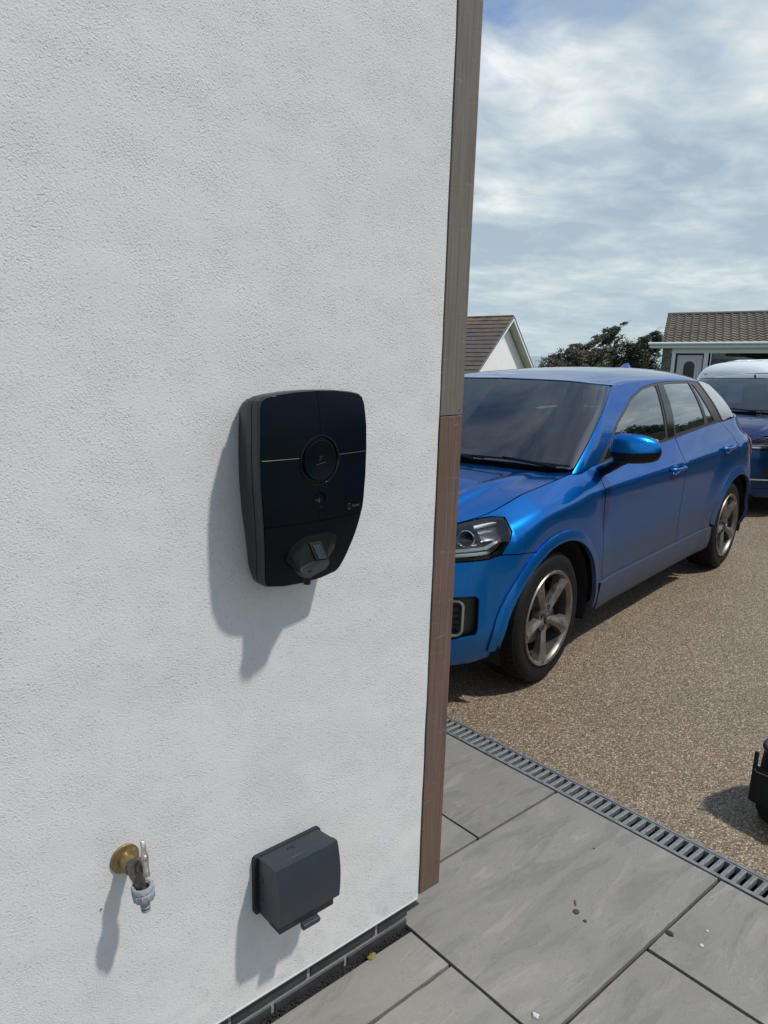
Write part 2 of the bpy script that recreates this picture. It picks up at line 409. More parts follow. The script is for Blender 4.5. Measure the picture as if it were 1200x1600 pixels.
def m_gravel():
    m = mat('resin_bound_gravel', (.2, .16, .12), .55); n = N(m); v = n.world()
    big = n.noise(v, .55, 4, .6)
    dst = n.n.new('ShaderNodeVectorMath'); dst.operation = 'ADD'; nz = n.n.new('ShaderNodeTexNoise'); nz.inputs['Scale'].default_value = 60; n.l.new(v, nz.inputs['Vector'])
    scl = n.n.new('ShaderNodeVectorMath'); scl.operation = 'SCALE'; scl.inputs['Scale'].default_value = .006; n.l.new(nz.outputs['Color'], scl.inputs[0]); n.l.new(v, dst.inputs[0]); n.l.new(scl.outputs[0], dst.inputs[1]); vd = dst.outputs[0]
    def stones(scale):
        t = n.n.new('ShaderNodeTexVoronoi'); t.feature = 'F1'; t.inputs['Scale'].default_value = scale; n.l.new(vd, t.inputs['Vector'])
        sp = n.n.new('ShaderNodeSeparateColor'); n.l.new(t.outputs['Color'], sp.inputs[0]); return t.outputs['Distance'], sp.outputs[0], sp.outputs[1]
    d1, r1, g1 = stones(125); d2, r2, g2 = stones(240)
    c1 = n.ramp(r1, [(0., (.07, .050, .032)), (.22, (.125, .097, .066)), (.45, (.20, .163, .115)), (.68, (.28, .24, .178)), (.86, (.35, .31, .24)), (1., (.47, .44, .37))])
    c2 = n.ramp(r2, [(0., (.07, .05, .035)), (.5, (.21, .165, .12)), (1., (.42, .37, .30))])
    edge = n.ramp(d1, [(.38, 0.), (.62, 1.)])
    col = n.mix(edge, c1, c2)
    gap = n.ramp(n.math('ADD', n.math('MULTIPLY', d1, .7), n.math('MULTIPLY', d2, .5)), [(.48, 0.), (.75, 1.)])
    col = n.mix(n.math('MULTIPLY', gap, .6), col, (.045, .034, .026))
    rust = n.ramp(n.noise(v, 5.5, 3, .6), [(.62, 0.), (.78, 1.)]); col = n.mix(n.math('MULTIPLY', rust, .25), col, (.26, .13, .06))
    col = n.mix(1., col, n.ramp(big, [(.3, (1.00, .94, .82)), (.7, (1.30, 1.22, 1.07))]), 'MULTIPLY')
    h = n.math('SUBTRACT', 1., n.math('ADD', n.math('MULTIPLY', d1, .8), n.math('MULTIPLY', d2, .4)))
    n.set(color=col, normal=n.bump(h, .8, .004), rough=n.ramp(g1, [(0., .32), (1., .75)])); return m
def m_paint(name, base, deep, dirt=.35):
    m = mat(name, base, .32, .55); n = N(m); p = m.node_tree.nodes['Principled BSDF']
    p.inputs['Coat Weight'].default_value = 1.0; p.inputs['Coat Roughness'].default_value = .035; p.inputs['Coat IOR'].default_value = 1.33
    if 'Specular Tint' in p.inputs: p.inputs['Specular Tint'].default_value = (base[0]*.5+.12, base[1]*.5+.28, base[2]*.3+.62, 1)
    v = n.coord('Object'); fl = n.voro(v, 1400, out='Color'); col = n.mix(.10, base, fl, 'MULTIPLY')
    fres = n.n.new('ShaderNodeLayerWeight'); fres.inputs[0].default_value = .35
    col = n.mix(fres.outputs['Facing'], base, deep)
    # road film on the lower body
    sep = n.n.new('ShaderNodeSeparateXYZ'); n.l.new(v, sep.inputs[0])
    low = n.ramp(sep.outputs[2], [(.22, 1.), (.50, .88), (.68, .45), (.84, 0.)]); dn = n.noise(v, 3., 6, .65, .5); dn2 = n.noise(v, 60, 4, .6)
    film = n.math('MULTIPLY', low, n.ramp(n.math('ADD', n.math('MULTIPLY', dn, .7), n.math('MULTIPLY', dn2, .3)), [(.30, .80), (.65, 1.)]))
    film = n.math('MULTIPLY', film, dirt)
    back = n.math('MINIMUM', n.math('MAXIMUM', n.math('MULTIPLY', n.math('ADD', sep.outputs[0], .25), 1.6), .18), 1.)
    film = n.math('MULTIPLY', film, back)
    dust = n.math('MULTIPLY', n.ramp(n.noise(v, 2.0, 5, .6), [(.4, 0.), (.8, 1.)]), .015)
    f = n.math('ADD', film, dust)
    col = n.mix(f, col, (.082, .076, .068)); n.set(color=col)
    n.set(rough=n.math('ADD', .31, n.math('MULTIPLY', f, .4)), metal=n.math('SUBTRACT', .82, n.math('MULTIPLY', f, .5)))
    n.l.new(n.math('ADD', .03, n.math('MULTIPLY', f, .45)), p.inputs['Coat Roughness'])
    n.l.new(n.math('SUBTRACT', 1., n.math('MULTIPLY', f, .9)), p.inputs['Coat Weight']); return m
def m_glass(name, tint=(.55, .62, .60), alpha=.5, rough=.0, spec=1.55):
    m = bpy.data.materials.new(name); m.use_nodes = True; t = m.node_tree; t.nodes.clear()
    o = t.nodes.new('ShaderNodeOutputMaterial'); mx = t.nodes.new('ShaderNodeMixShader'); tr = t.nodes.new('ShaderNodeBsdfTransparent'); gl = t.nodes.new('ShaderNodeBsdfGlossy')
    fr = t.nodes.new('ShaderNodeFresnel'); fr.inputs[0].default_value = spec; tr.inputs[0].default_value = (*tint, 1); gl.inputs[0].default_value = (1, 1, 1, 1); gl.inputs[1].default_value = rough
    mu = t.nodes.new('ShaderNodeMath'); mu.operation = 'MULTIPLY'; mu.inputs[1].default_value = alpha; t.links.new(fr.outputs[0], mu.inputs[0])
    t.links.new(mu.outputs[0], mx.inputs[0]); t.links.new(tr.outputs[0], mx.inputs[1]); t.links.new(gl.outputs[0], mx.inputs[2]); t.links.new(mx.outputs[0], o.inputs[0])
    return m
def m_var(name, c1, c2, scale, rough=.7, bumpd=0., bs=.5, detail=5, metal=0., space='Object', rvar=0., **k):
    m = mat(name, c1, rough, metal, **k); n = N(m); v = n.coord('Object') if space == 'Object' else n.world()
    a = n.noise(v, scale, detail, .6); n.set(color=n.ramp(a, [(.32, c1), (.68, c2)]))
    if bumpd: n.set(normal=n.bump(n.noise(v, scale*6, 4, .6), bs, bumpd))
    if rvar: n.set(rough=n.ramp(a, [(.3, max(rough-rvar, .02)), (.7, rough+rvar)]))
    return m
RENDER = m_render()
SLAB = m_slab(); GRAVEL = m_gravel()
WOOD_UP = m_timber('weathered_timber', (.135, .114, .095), (.165, .143, .122), (.085, .070, .058))
WOOD_LOW = m_timber('brown_timber', (.118, .076, .055), (.145, .098, .072), (.070, .044, .032))
MORTAR = m_var('mortar', (.20, .19, .165), (.30, .28, .24), 30, .9, .003)
GROUT = m_var('dark_joint', (.014, .013, .012), (.028, .026, .022), 60, .95, .004)
BRICK = m_var('blue_brick', (.020, .023, .028), (.042, .045, .050), 14, .6, .002, .5, rvar=.1)
BEAD = mat('white_bead', (.46, .47, .47), .6)
BLACKP = m_var('matt_black_plastic', (.0035, .0055, .0075), (.005, .007, .009), 40, .38, .0004, .2, Specular_IOR_Level=.3)
BLACKP2 = m_var('satin_black_plastic', (.012, .014, .0145), (.017, .019, .0195), 300, .42, .0003, .25)
BLACKG = mat('gloss_black', (.004, .0045, .005), .12)
CHG_FACE = m_var('charger_face', (.0018, .0042, .0070), (.0024, .0050, .0080), 60, .33, .0002, .1, Specular_IOR_Level=.10)
CHG_PRINT = mat('grey_print', (.055, .06, .062), .6)
BOXM = m_var('dark_grey_moulding', (.015, .022, .030), (.019, .026, .035), 25, .36, .0003, .15, rvar=.05)
BOXDARK = mat('rubber_gasket', (.010, .012, .014), .6)
BRASS = m_var('aged_brass', (.23, .17, .075), (.34, .26, .13), 60, .40, .0006, .4, metal=.8, rvar=.1)
BRONZE = m_var('dull_bronze', (.11, .10, .082), (.20, .18, .145), 90, .40, .0008, .5, metal=.75, rvar=.1)
NICKEL = m_var('worn_nickel', (.36, .31, .27), (.52, .46, .41), 120, .33, .0005, .4, metal=.85, rvar=.1)
HOSEP = m_var('grey_hose_plastic', (.22, .24, .26), (.30, .325, .345), 60, .45)
GALV = m_var('galvanised_steel', (.20, .215, .215), (.30, .315, .31), 35, .5, .0006, .3, metal=.55, rvar=.12)
DARKPIT = mat('drain_depth', (.012, .012, .011), .9)
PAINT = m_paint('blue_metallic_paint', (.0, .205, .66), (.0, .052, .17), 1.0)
PAINT2 = m_paint('navy_paint', (.008, .050, .15), (.005, .025, .075), .05)
PAINTW = mat('white_van_paint', (.74, .78, .78), .3, 0., Coat_Weight=.8, Coat_Roughness=.05)
TRIMD = mat('dark_trim', (.05, .047, .044), .38, .3)
ALU = mat('satin_aluminium', (.58, .60, .61), .34, .75)
CHROME = mat('chrome', (.78, .79, .80), .08, 1.)
GLASS = m_glass('car_glass', (.52, .60, .58), 2.3); GLASSD = m_glass('side_glass', (.50, .58, .56), 2.3)
LENS = m_glass('lamp_lens', (.88, .90, .90), .9)
RUBBER = m_var('tyre_rubber', (.0035, .0035, .0035), (.008, .0075, .007), 20, .7, .001, .3, Specular_IOR_Level=.25)
RUBBERD = m_var('dusty_tyre', (.005, .0048, .0045), (.013, .012, .010), 14, .85, .001, .3, Specular_IOR_Level=.25)
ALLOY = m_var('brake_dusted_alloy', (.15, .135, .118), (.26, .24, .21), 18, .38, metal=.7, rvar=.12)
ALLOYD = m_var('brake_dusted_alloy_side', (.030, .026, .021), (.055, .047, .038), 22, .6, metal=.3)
DISC = mat('brake_disc', (.16, .15, .14), .4, .8)
INNER = mat('black_void', (.006, .006, .006), .9)
SEAT = m_var('dark_seat_cloth', (.014, .015, .017), (.022, .024, .027), 60, .85)
DASH = m_var('dash_plastic', (.014, .016, .017), (.020, .022, .024), 50, .6)
LINER = mat('grey_headlining', (.10, .105, .105), .85)
RED = mat('red_lamp', (.45, .008, .012), .12, 0., Coat_Weight=1.0)
LAMPD = mat('lamp_housing', (.045, .048, .05), .32, .4)
LAMPC = mat('lamp_reflector', (.62, .63, .64), .16, 1.)
DRL = mat('lamp_strip', (.82, .84, .85), .25)
# ------------------------------------------------------------------ car body surfaces
def pchip(x, y, q):
    x = np.asarray(x, float); y = np.asarray(y, float); q = np.clip(np.asarray(q, float), x[0], x[-1])
    h = np.diff(x); dl = np.diff(y)/h; n = len(x); m = np.zeros(n)
    for i in range(1, n-1):
        if dl[i-1]*dl[i] > 0:
            w1 = 2*h[i]+h[i-1]; w2 = h[i]+2*h[i-1]; m[i] = (w1+w2)/(w1/dl[i-1]+w2/dl[i])
    m[0] = dl[0]; m[-1] = dl[-1]
    k = np.clip(np.searchsorted(x, q)-1, 0, n-2); t = (q-x[k])/h[k]
    return (y[k]*(1+2*t)*(1-t)**2 + m[k]*h[k]*t*(1-t)**2 + y[k+1]*t*t*(3-2*t) + m[k+1]*h[k]*t*t*(t-1))
VC = .885
def plan(uf, uc, ud, ur, v0, n, n2=None):
    """plan curve of half a car: nose centre - corner - side - tail centre; s = 0..1..2..3"""
    n2 = n2 or n; a = VC-v0
    def seg(c, e, n):
        th = np.linspace(0, np.pi/2, 400)
        u = c+(e-c)*np.clip(np.cos(th), 0, 1)**(2/n); v = VC-a*np.sin(th)**(2/n)
        L = np.r_[0, np.cumsum(np.hypot(np.diff(u), np.diff(v)))]; L /= L[-1]
        return L, u, v
    L1, u1, v1 = seg(uc, uf, n); L2, u2, v2 = seg(ud, ur, n2)
    def f(s):
        s = np.asarray(s, float)
        u = np.where(s <= 1, np.interp(s, L1, u1), np.where(s <= 2, uc+(ud-uc)*(s-1), np.interp(3-s, L2, u2)))
        v = np.where(s <= 1, np.interp(s, L1, v1), np.where(s <= 2, v0, np.interp(3-s, L2, v2)))
        return u, v
    return f
class Lower:
    def __init__(self, uf=-.86, uc=-.1, ud=3.1, ur=3.8, n=2.8, stations=None):
        self.cache = {}; self.f = plan(uf, uc, ud, ur, 0, n); self.uc, self.ud = uc, ud
        self.S = np.array([a[0] for a in stations]); self.Z = np.array([a[1] for a in stations]); self.D = np.array([a[2] for a in stations])
    def col(self, s):
        z = np.array([float(pchip(self.S, self.Z[:, k], s)) for k in range(self.Z.shape[1])])
        d = np.array([float(pchip(self.S, self.D[:, k], s)) for k in range(self.Z.shape[1])])
        return z, d
    def rows(self, s, step=.045):
        zk, dk = self.col(s); out = [zk[0]+.001]
        for a, b in zip(zk, zk[1:]):
            n = max(1, int(round((b-a)/step))); out += [a+(b-a)*k/n for k in range(1, n+1)]
        return out[:-1]
    def pt(self, s, z):
        key = round(float(s), 7); c = self.cache.get(key)
        if c is None: c = self._pt0(s); self.cache[key] = c
        zk, dk, u, v, tu, tv = c
        d = float(pchip(zk, dk, z)); z2 = min(max(z, zk[0]), zk[-1])
        return np.array([u-tv*d, v+tu*d, z2])
    def _pt0(self, s):
        zk, dk = self.col(s)
        e = 1e-3; u, v = self.f(s); s0, s1 = max(s-e, 0), min(s+e, 3)
        ua, va = self.f(s0); ub, vb = self.f(s1); tu, tv = ub-ua, vb-va
        if s < 2e-3: tu, tv = 0, -1
        if s > 3-2e-3: tu, tv = 0, 1
        L = np.hypot(tu, tv); tu /= L; tv /= L
        return zk, dk, float(u), float(v), float(tu), float(tv)
    def top(self, s):
        zk, dk = self.col(s); return self.pt(s, zk[-1])
def s_of_u(u, uc=-.1, ud=3.1): return 1+(u-uc)/(ud-uc)
_s = s_of_u
ST = [(0,   [.20,.27,.40,.45,.60,.70,.78,.81,.838], [.10,.04,.02,.01,.0,.01,.02,.05,.13]),
      (.45, [.20,.27,.40,.45,.60,.71,.79,.82,.847], [.09,.04,.01,.0,.0,.01,.02,.05,.13]),
      (.75, [.20,.27,.40,.45,.60,.72,.81,.84,.876], [.08,.04,.0,.0,.0,.0,.02,.07,.16]),
      (_s(-.1), [.22,.28,.39,.43,.6,.76,.87,.90,.947], [.07,.03,.0,.01,.0,.0,.015,.05,.14]),
      (_s(.45), [.22,.25,.39,.41,.6,.78,.905,.93,1.0], [.07,.03,-.005,.015,.004,.0,.012,.03,.12]),
      (_s(.6), [.22,.25,.39,.41,.6,.78,.910,.93,1.015], [.07,.03,-.005,.015,.004,.0,.01,.025,.10]),
      (_s(1.7), [.22,.25,.39,.41,.6,.78,.915,.94,1.07], [.07,.03,-.005,.015,.004,.0,.01,.025,.09]),
      (_s(2.8), [.22,.25,.39,.41,.6,.78,.93,.955,1.12], [.07,.03,-.005,.01,.0,-.004,.01,.03,.10]),
      (2.35, [.24,.28,.40,.45,.6,.78,.95,.975,1.14], [.09,.04,.0,.01,.0,.0,.03,.06,.17]),
      (3, [.26,.30,.42,.45,.6,.78,.95,.98,1.14], [.12,.04,.0,.01,.0,.02,.06,.10,.2])]
for _st in ST:      # a crisp shoulder: flat to just under it, then an even slope up to the windows
    if .9 < _st[0] < 2.3: _st[1][5] = _st[1][6]-.026; _st[2][5] = .0; _st[2][6] = .005; _st[2][7] = max(_st[2][7]-.006, .020); _st[2][2] = .012; _st[2][3] = .012
class Green:
    """greenhouse band between a sill curve and a roof curve; w = 0 at the sill, 1 at the roof"""
    def __init__(self, lo, hi, zlo, zhi, bulge=.02):
        self.lo, self.hi = plan(*lo), plan(*hi); self.zl, self.zh = zlo, zhi; self.b = bulge
    def pt(self, s, w):
        ul, vl = self.lo(s); uh, vh = self.hi(s)
        zl = float(pchip(self.zl[0], self.zl[1], s)); zh = float(pchip(self.zh[0], self.zh[1], s))
        b = self.b*4*w*(1-w); k = min(1, max(0, s))  # outward bulge
        e = 1e-3; ua, va = self.lo(max(s-e, 0)); ub, vb = self.lo(min(s+e, 3)); tu, tv = float(ub-ua), float(vb-va); L = np.hypot(tu, tv)+1e-9
        return np.array([float(ul)*(1-w)+float(uh)*w+tv/L*b, float(vl)*(1-w)+float(vh)*w-tu/L*b, zl*(1-w)+zh*w])
Q_LOW = dict(stations=ST)
GF = .9057   # the side runs only this far before the rear corner turns
Q_GREEN = dict(lo=(.30,.55,.55+2.65*GF,3.32,.10,5,3), hi=(.95,1.2,1.2+1.75*GF,3.08,.25,4.5,3),
   zlo=([0,.8,1,1.166,1.552,1.883,2,2.3,3],[1.0,.995,1.0,1.02,1.066,1.10,1.128,1.14,1.14]),
   zhi=([0,.5,.85,1,1.22,1.44,1.773,1.97,2.06,2.3,3],[1.455,1.448,1.425,1.418,1.432,1.436,1.425,1.398,1.378,1.385,1.42]))
# ------------------------------------------------------------------ ground, sea, drive, patio
GRASS = m_var('rough_grass', (.045, .060, .022), (.085, .095, .038), 3, .9, .03, space='World')
SEAM = m_var('pale_sea', (.20, .27, .30), (.26, .33, .35), .01, .5, space='World')
HX = 1.355
def sheet(name, x0, x1, y0, y1, z, m, nx=1, ny=1, fz=None):
    V = []; F = []
    for i in range(nx+1):
        for j in range(ny+1):
            x = x0+(x1-x0)*i/nx; y = y0+(y1-y0)*j/ny; V.append((x, y, z+(fz(x, y) if fz else 0)))
    for i in range(nx):
        for j in range(ny):
            a = i*(ny+1)+j; F.append((a, a+ny+1, a+ny+2, a+1))
    return mesh_obj(name, V, F, m)
def land(x, y):
    d = math.hypot(x, y); return -max(0, min(1, (d-13)/14))*.35-max(0, d-46)**1.25*.055
tag(sheet('ground', -130, 130, -130, 130, -.12, GRASS, 90, 90, land), kind='structure')
tag(sheet('sea', -9000, 9000, -9000, 9000, -14, SEAM, 8, 8), kind='structure')
tag(sheet('driveway', 2.380, 19, -9, 12, 0.0, GRAVEL, 1, 1), kind='structure')
tag(sheet('patio', -4.0, 2.262, -5, 8, -.014, GROUT, 60, 60, lambda x, y: .004*mnoise.noise(Vector((x*14, y*14, 0)))), kind='structure')
patio = bpy.data.objects['patio']
tag(sheet('joint_fill', 0, 0, 0, 0, 0, GROUT) if False else patio, kind='structure')
random.seed(5)
def slab(x0, x1, y0, y1):
    g = .0050; x0 += g; x1 -= g; y0 += g; y1 -= g
    nx = max(2, int((x1-x0)/.045)); ny = max(2, int((y1-y0)/.045)); V = []; F = []; rim = []
    hz_ = random.uniform(-.0012, .0012); tx = random.uniform(-.0015, .0015); ty = random.uniform(-.0015, .0015); sd = random.uniform(0, 99)
    for i in range(nx+1):
        for j in range(ny+1):
            x = x0+(x1-x0)*i/nx; y = y0+(y1-y0)*j/ny
            ex = 0
            if i in (0, nx): x += .0018*mnoise.noise(Vector((y*23+sd, i, 0)))
            if j in (0, ny): y += .0018*mnoise.noise(Vector((x*23+sd, j+5, 0)))
            z = hz_+tx*(x-x0)+ty*(y-y0)+.0011*mnoise.noise(Vector((x*6+sd, y*15, 0)))
            V.append((x, y, z))
    for i in range(nx):
        for j in range(ny):
            a = i*(ny+1)+j; F.append((a, a+ny+1, a+ny+2, a+1))
    per = [i*(ny+1) for i in range(nx+1)]+[nx*(ny+1)+j for j in range(1, ny+1)]+[i*(ny+1)+ny for i in range(nx-1, -1, -1)]+[j for j in range(ny-1, 0, -1)]
    o = len(V)
    for p in per: V.append((V[p][0], V[p][1], -.022))
    for k in range(len(per)):
        a, b = per[k], per[(k+1) % len(per)]; F.append((b, a, o+k, o+(k+1) % len(per)))
    o = mesh_obj('slab', V, F, SLAB, patio, True); o.data.set_sharp_from_angle(angle=R(35))
XD = 2.258
slab(1.332, XD, .773, 1.348)
slab(1.808, XD, 1.348, 1.348+.577); slab(1.363, 1.808, 1.348, 1.348+.577)
slab(1.806, XD, .197, .773); slab(1.332, 1.806, .197, .773)
slab(.405, 1.332, 1.056, 1.206); slab(-.52, .405, 1.056, 1.206); slab(-1.45, -.52, 1.056, 1.206)
y = 1.056; r = 0
for r in range(5):
    x = 1.332-(.0 if r else 0); first = (.925, .46, .7, .925, .3)[r]
    ya = y-.577
    while x > -1.6:
        w = first if x > 1.3 else (.925 if (r % 2) else .7); slab(x-w, x, ya, y); x -= w
    y = ya
y = .197
for r in range(3):
    if r % 2: slab(1.332, XD, y-.577, y)
    else: slab(1.332, 1.60, y-.577, y); slab(1.60, XD, y-.577, y)
    y -= .577
y = 1.925
for r in range(3):
    if r % 2: slab(1.363, 1.63, y, y+.577); slab(1.63, XD, y, y+.577)
    else: slab(1.363, XD, y, y+.577)
    y += .577

# ------------------------------------------------------------------ drainage channel
dr = empty('drainage_channel', (2.32, 1.0, 0), label='galvanised slotted drainage channel between the grey paving and the gravel drive', cat='drain')
X0, X1 = 2.2625, 2.3785; Y0, Y1 = -2.0, 3.6
dx = 2.32; oy = 1.0
bm = bmesh.new()
for (a, b) in ((X0, X0+.011), (X1-.011, X1)): add_box(bm, a-dx, b-dx, Y0-oy, Y1-oy, -.03, .0015, .0012, 1)
for (a, b) in ((X0+.0125, X0+.018), (X1-.018, X1-.0125)): add_box(bm, a-dx, b-dx, Y0-oy, Y1-oy, -.03, -.001, .0008, 1)
bm_obj('channel_frame', bm, GALV, dr)
box('channel_trough', X0-dx+.002, X1-dx-.002, Y0-oy, Y1-oy, -.10, -.055, DARKPIT, dr)
bm = bmesh.new(); w = X1-X0-.037
# one cross bar of the grating: flat top with a rolled groove
prof = [(-.0072, -.020), (-.0072, -.0022), (-.0058, -.0008), (-.0016, -.0008), (-.0006, -.0026), (.0006, -.0026), (.0016, -.0008), (.0058, -.0008), (.0072, -.0022), (.0072, -.020)]
add_prism(bm, prof, lambda yy, z: Vector((-w/2, yy, z)), lambda yy, z: Vector((w/2, yy, z)))
bar = bm_obj('grating_bar', bm, GALV, dr); pitch = .0322; k0 = 0
bar.location = (0, 3.45-oy, 0); nbar = 1
yy = 3.45-pitch
while yy > -1.9:
    dup(bar, dr, (random.uniform(-.0006, .0006), yy-oy+random.uniform(-.0006, .0006), random.uniform(-.0006, .0004)), (0, 0, random.uniform(-.01, .01))); yy -= pitch; nbar += 1

# ------------------------------------------------------------------ the house corner: wall, plinth, corner boards
house = empty('house', (0, 1.215, 0), label='white rendered house wall on a blue brick plinth, filling the left of the view', cat='house')
WY = 1.215
# render: a slab of wall with slightly uneven arris; front sheet at y=WY
V = []; F = []; nx, nz = 90, 60
for i in range(nx+1):
    for k in range(nz+1):
        x = -4.0+(1.366+4.0)*(i/nx)**.6; z = .082+(3.4-.082)*(k/nz)
        yo = .0022*mnoise.noise(Vector((x*1.3, z*1.3, 3)))+.0010*mnoise.noise(Vector((x*5, z*5, 7)))
        if i == nx: x += .0022*mnoise.noise(Vector((z*9, 0, 5)))+.0012*mnoise.noise(Vector((z*40, 0, 5)))
        V.append((x, yo, z))
for i in range(nx):
    for k in range(nz):
        a = i*(nz+1)+k; F.append((a, a+nz+1, a+nz+2, a+1))
o = len(V)
for k in range(nz+1): V.append((V[nx*(nz+1)+k][0]-.004, .10, V[nx*(nz+1)+k][2]))
for k in range(nz): a = nx*(nz+1)+k; F.append((a, o+k, o+k+1, a+1))
o2_ = len(V)
for i in range(nx+1): V.append((V[i*(nz+1)][0], .10, .082))
for i in range(nx): a = i*(nz+1); F.append((a, o2_+i, o2_+i+1, a+nz+1))
mesh_obj('rendered_wall', V, F, RENDER, house, True)
bpy.data.objects['rendered_wall'].data.set_sharp_from_angle(angle=R(40))
bm = bmesh.new(); add_box(bm, -4, 1.3645, -.0022, .02, .0800, .0850, .001, 1); bm_obj('base_bead', bm, BEAD, house)
box('end_wall', -4, 1.350, .10, 6.5, .0, 3.4, RENDER, house)
# timber on the return, its edge boards facing the viewer
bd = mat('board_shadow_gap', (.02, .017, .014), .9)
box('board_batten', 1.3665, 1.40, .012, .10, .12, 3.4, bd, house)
def board(z0, z1, m, x0, x1, y0):
    bm = bmesh.new(); add_box(bm, x0, x1, y0, y0+.11, z0, z1, .0012, 1)
    return bm_obj('corner_board', bm, m, house)
board(.090, 1.4515, WOOD_LOW, 1.3715, 1.4535, -.001); board(1.4535, 3.4, WOOD_UP, 1.3715, 1.4545, .000)
for (bx_, bz_) in ((1.4400, 1.4435), (1.4120, 1.4425), (1.4380, .165), (1.4400, 1.4635)):
    lathe('nail_head', (bx_, -.0008, bz_), (0, -1, 0), [(0, .0018), (.0006, .0017), (.0006, 0)], bd, house, 10)
for k in range(28):   # boards of the cladding on the end wall, behind the corner boards
    y0 = .112+k*.146
    bm = bmesh.new(); add_box(bm, 1.40, 1.4335, y0, y0+.140, .10, 3.4, .002, 1); bm_obj('cladding_board', bm, WOOD_LOW if k % 3 else WOOD_UP, house)
# blue brick plinth
plinth = bpy.data.objects.new('plinth', None); link(plinth, house); plinth.empty_display_size = .05
box('mortar_bed', -4, 1.336, .0185, .10, -.06, .10, MORTAR, plinth)
def brick(x0, x1, z0, z1, first=[None]):
    bm = bmesh.new(); add_box(bm, x0, x1, .0145+random.uniform(-.001, .001), .09, z0, z1, .0022, 1)
    b = bm_obj('brick', bm, BRICK, plinth)
random.seed(11)
x = 1.341; xs = [1.341, 1.109, .869, .629, .389, .149, -.091, -.331, -.571, -.811, -1.051, -1.291, -1.531]
for i in range(len(xs)-1): brick(xs[i+1]+.005 if i else xs[1]+.005, xs[i]-(.005 if i else 0), -.055, .0155)
xs2 = [1.341, 1.222]+[.982-.24*k for k in range(11)]
for i in range(len(xs2)-1): brick(xs2[i+1]+.005, xs2[i]-(.005 if i else 0), .0265, .092)
# grit and dirt in the gap at the foot of the plinth
bm = bmesh.new(); random.seed(3)
for k in range(1100):
    x = random.uniform(.75, 1.36); y = random.uniform(1.203, 1.229)
    if x > 1.33: y = random.uniform(1.16, 1.24)
    s = random.uniform(.0006, .0022); r_ = bmesh.ops.create_icosphere(bm, subdivisions=1, radius=s)
    for v in r_['verts']: v.co = Vector((x, y, -.012+random.uniform(0, .006)))+v.co*random.uniform(.7, 1.3)
tag(bm_obj('grit', bm, m_var('dark_grit', (.018, .016, .013), (.06, .052, .04), 60, .9), None), kind='stuff')

# small debris on the paving
MUD = m_var('dried_mud', (.035, .03, .022), (.09, .075, .05), 200, .95, .001); CHIP = m_var('white_chip', (.42, .42, .41), (.55, .55, .53), 200, .8); LEAFM = m_var('yellow_leaf', (.13, .12, .03), (.20, .17, .05), 120, .7)
def lump(name, x, y, s, m, label, cat, flat=.5, n=6, sd=0, group=None, rz=0, el=1.):
    random.seed(sd); bm = bmesh.new(); r_ = bmesh.ops.create_icosphere(bm, subdivisions=3, radius=1)
    for v in r_['verts']:
        nz_ = 1+.45*mnoise.noise(v.co*1.9+Vector((sd*3.1, 0, 0)))+.25*mnoise.noise(v.co*4+Vector((sd, 9, 0)))
        v.co = Vector((v.co.x*s*el*nz_, v.co.y*s*nz_, max(v.co.z, -.4)*s*flat*nz_))
    o = bm_obj(name, bm, m, None, True); o.location = (x, y, s*flat*.38+.0006); o.rotation_euler = (0, 0, rz); tag(o, label, cat, group); return o
lump('mud_clod', 1.908, .757, .0095, MUD, 'largest brown mud clod, by the joint between two slabs near the drain', 'mud clod', .55, sd=1)
lump('mud_clod', 1.771, .963, .0085, MUD, 'ragged brown mud crumb in the middle of the large slab', 'mud clod', .35, sd=2, el=1.3)
lump('mud_clod', 1.759, .927, .0048, MUD, 'small round dark mud crumb next to the ragged one on the large slab', 'mud clod', .7, sd=3)
lump('mud_clod', 2.072, 1.087, .0035, MUD, 'tiny dark crumb on the large slab close to the drainage channel', 'mud clod', .5, sd=14)
lump('mud_smear', 1.800, .985, .0042, MUD, 'thin streak of dried mud on the large slab behind the ragged crumb', 'mud', .12, sd=4, el=4.5, rz=.6)
lump('stone_chip', 1.379, .827, .0085, CHIP, 'white stone chip at the near edge of the large slab', 'stone', .5, sd=5)
lump('stone_chip', 1.937, .685, .0055, CHIP, 'pale stone chip on the right slab beyond the mud clod', 'stone', .4, sd=6)
lump('stone_chip', 2.005, .700, .0040, CHIP, 'faint pale chip on the right slab nearest the drain', 'stone', .3, sd=7)
lump('dead_leaf', 1.178, 1.203, .0085, LEAFM, 'small yellow leaf in the gap at the foot of the brick plinth', 'leaf', .25, sd=8, el=1.7, rz=.3)
# ------------------------------------------------------------------ cars
def coons(e0, e1, g0, g1, zexp=None, ridge=None, lip=0.0):
    """e0(b), e1(b): edges at a=0,1;  g0(a), g1(a): edges at b=0,1"""
    c00, c01, c10, c11 = (np.asarray(x) for x in (e0(0), e0(1), e1(0), e1(1)))
    def f(a, b):
        a = min(max(a, 0), 1); b = min(max(b, 0), 1)
        def bl(wb):
            return (1-a)*np.asarray(e0(b))+a*np.asarray(e1(b))+(1-wb)*np.asarray(g0(a))+wb*np.asarray(g1(a))-((1-a)*(1-wb)*c00+(1-a)*wb*c01+a*(1-wb)*c10+a*wb*c11)
        p = bl(b).copy()
        if zexp:
            wb = 1-(1-b)**zexp; p2 = (1-wb)*np.asarray(g0(a))+wb*np.asarray(g1(a)); k = min(1, a*6, (1-a)*6); k = k*k*(3-2*k); p[2] = p[2]*(1-k)+p2[2]*k
        if ridge: p[2] += ridge(a, b)
        return p
    return f

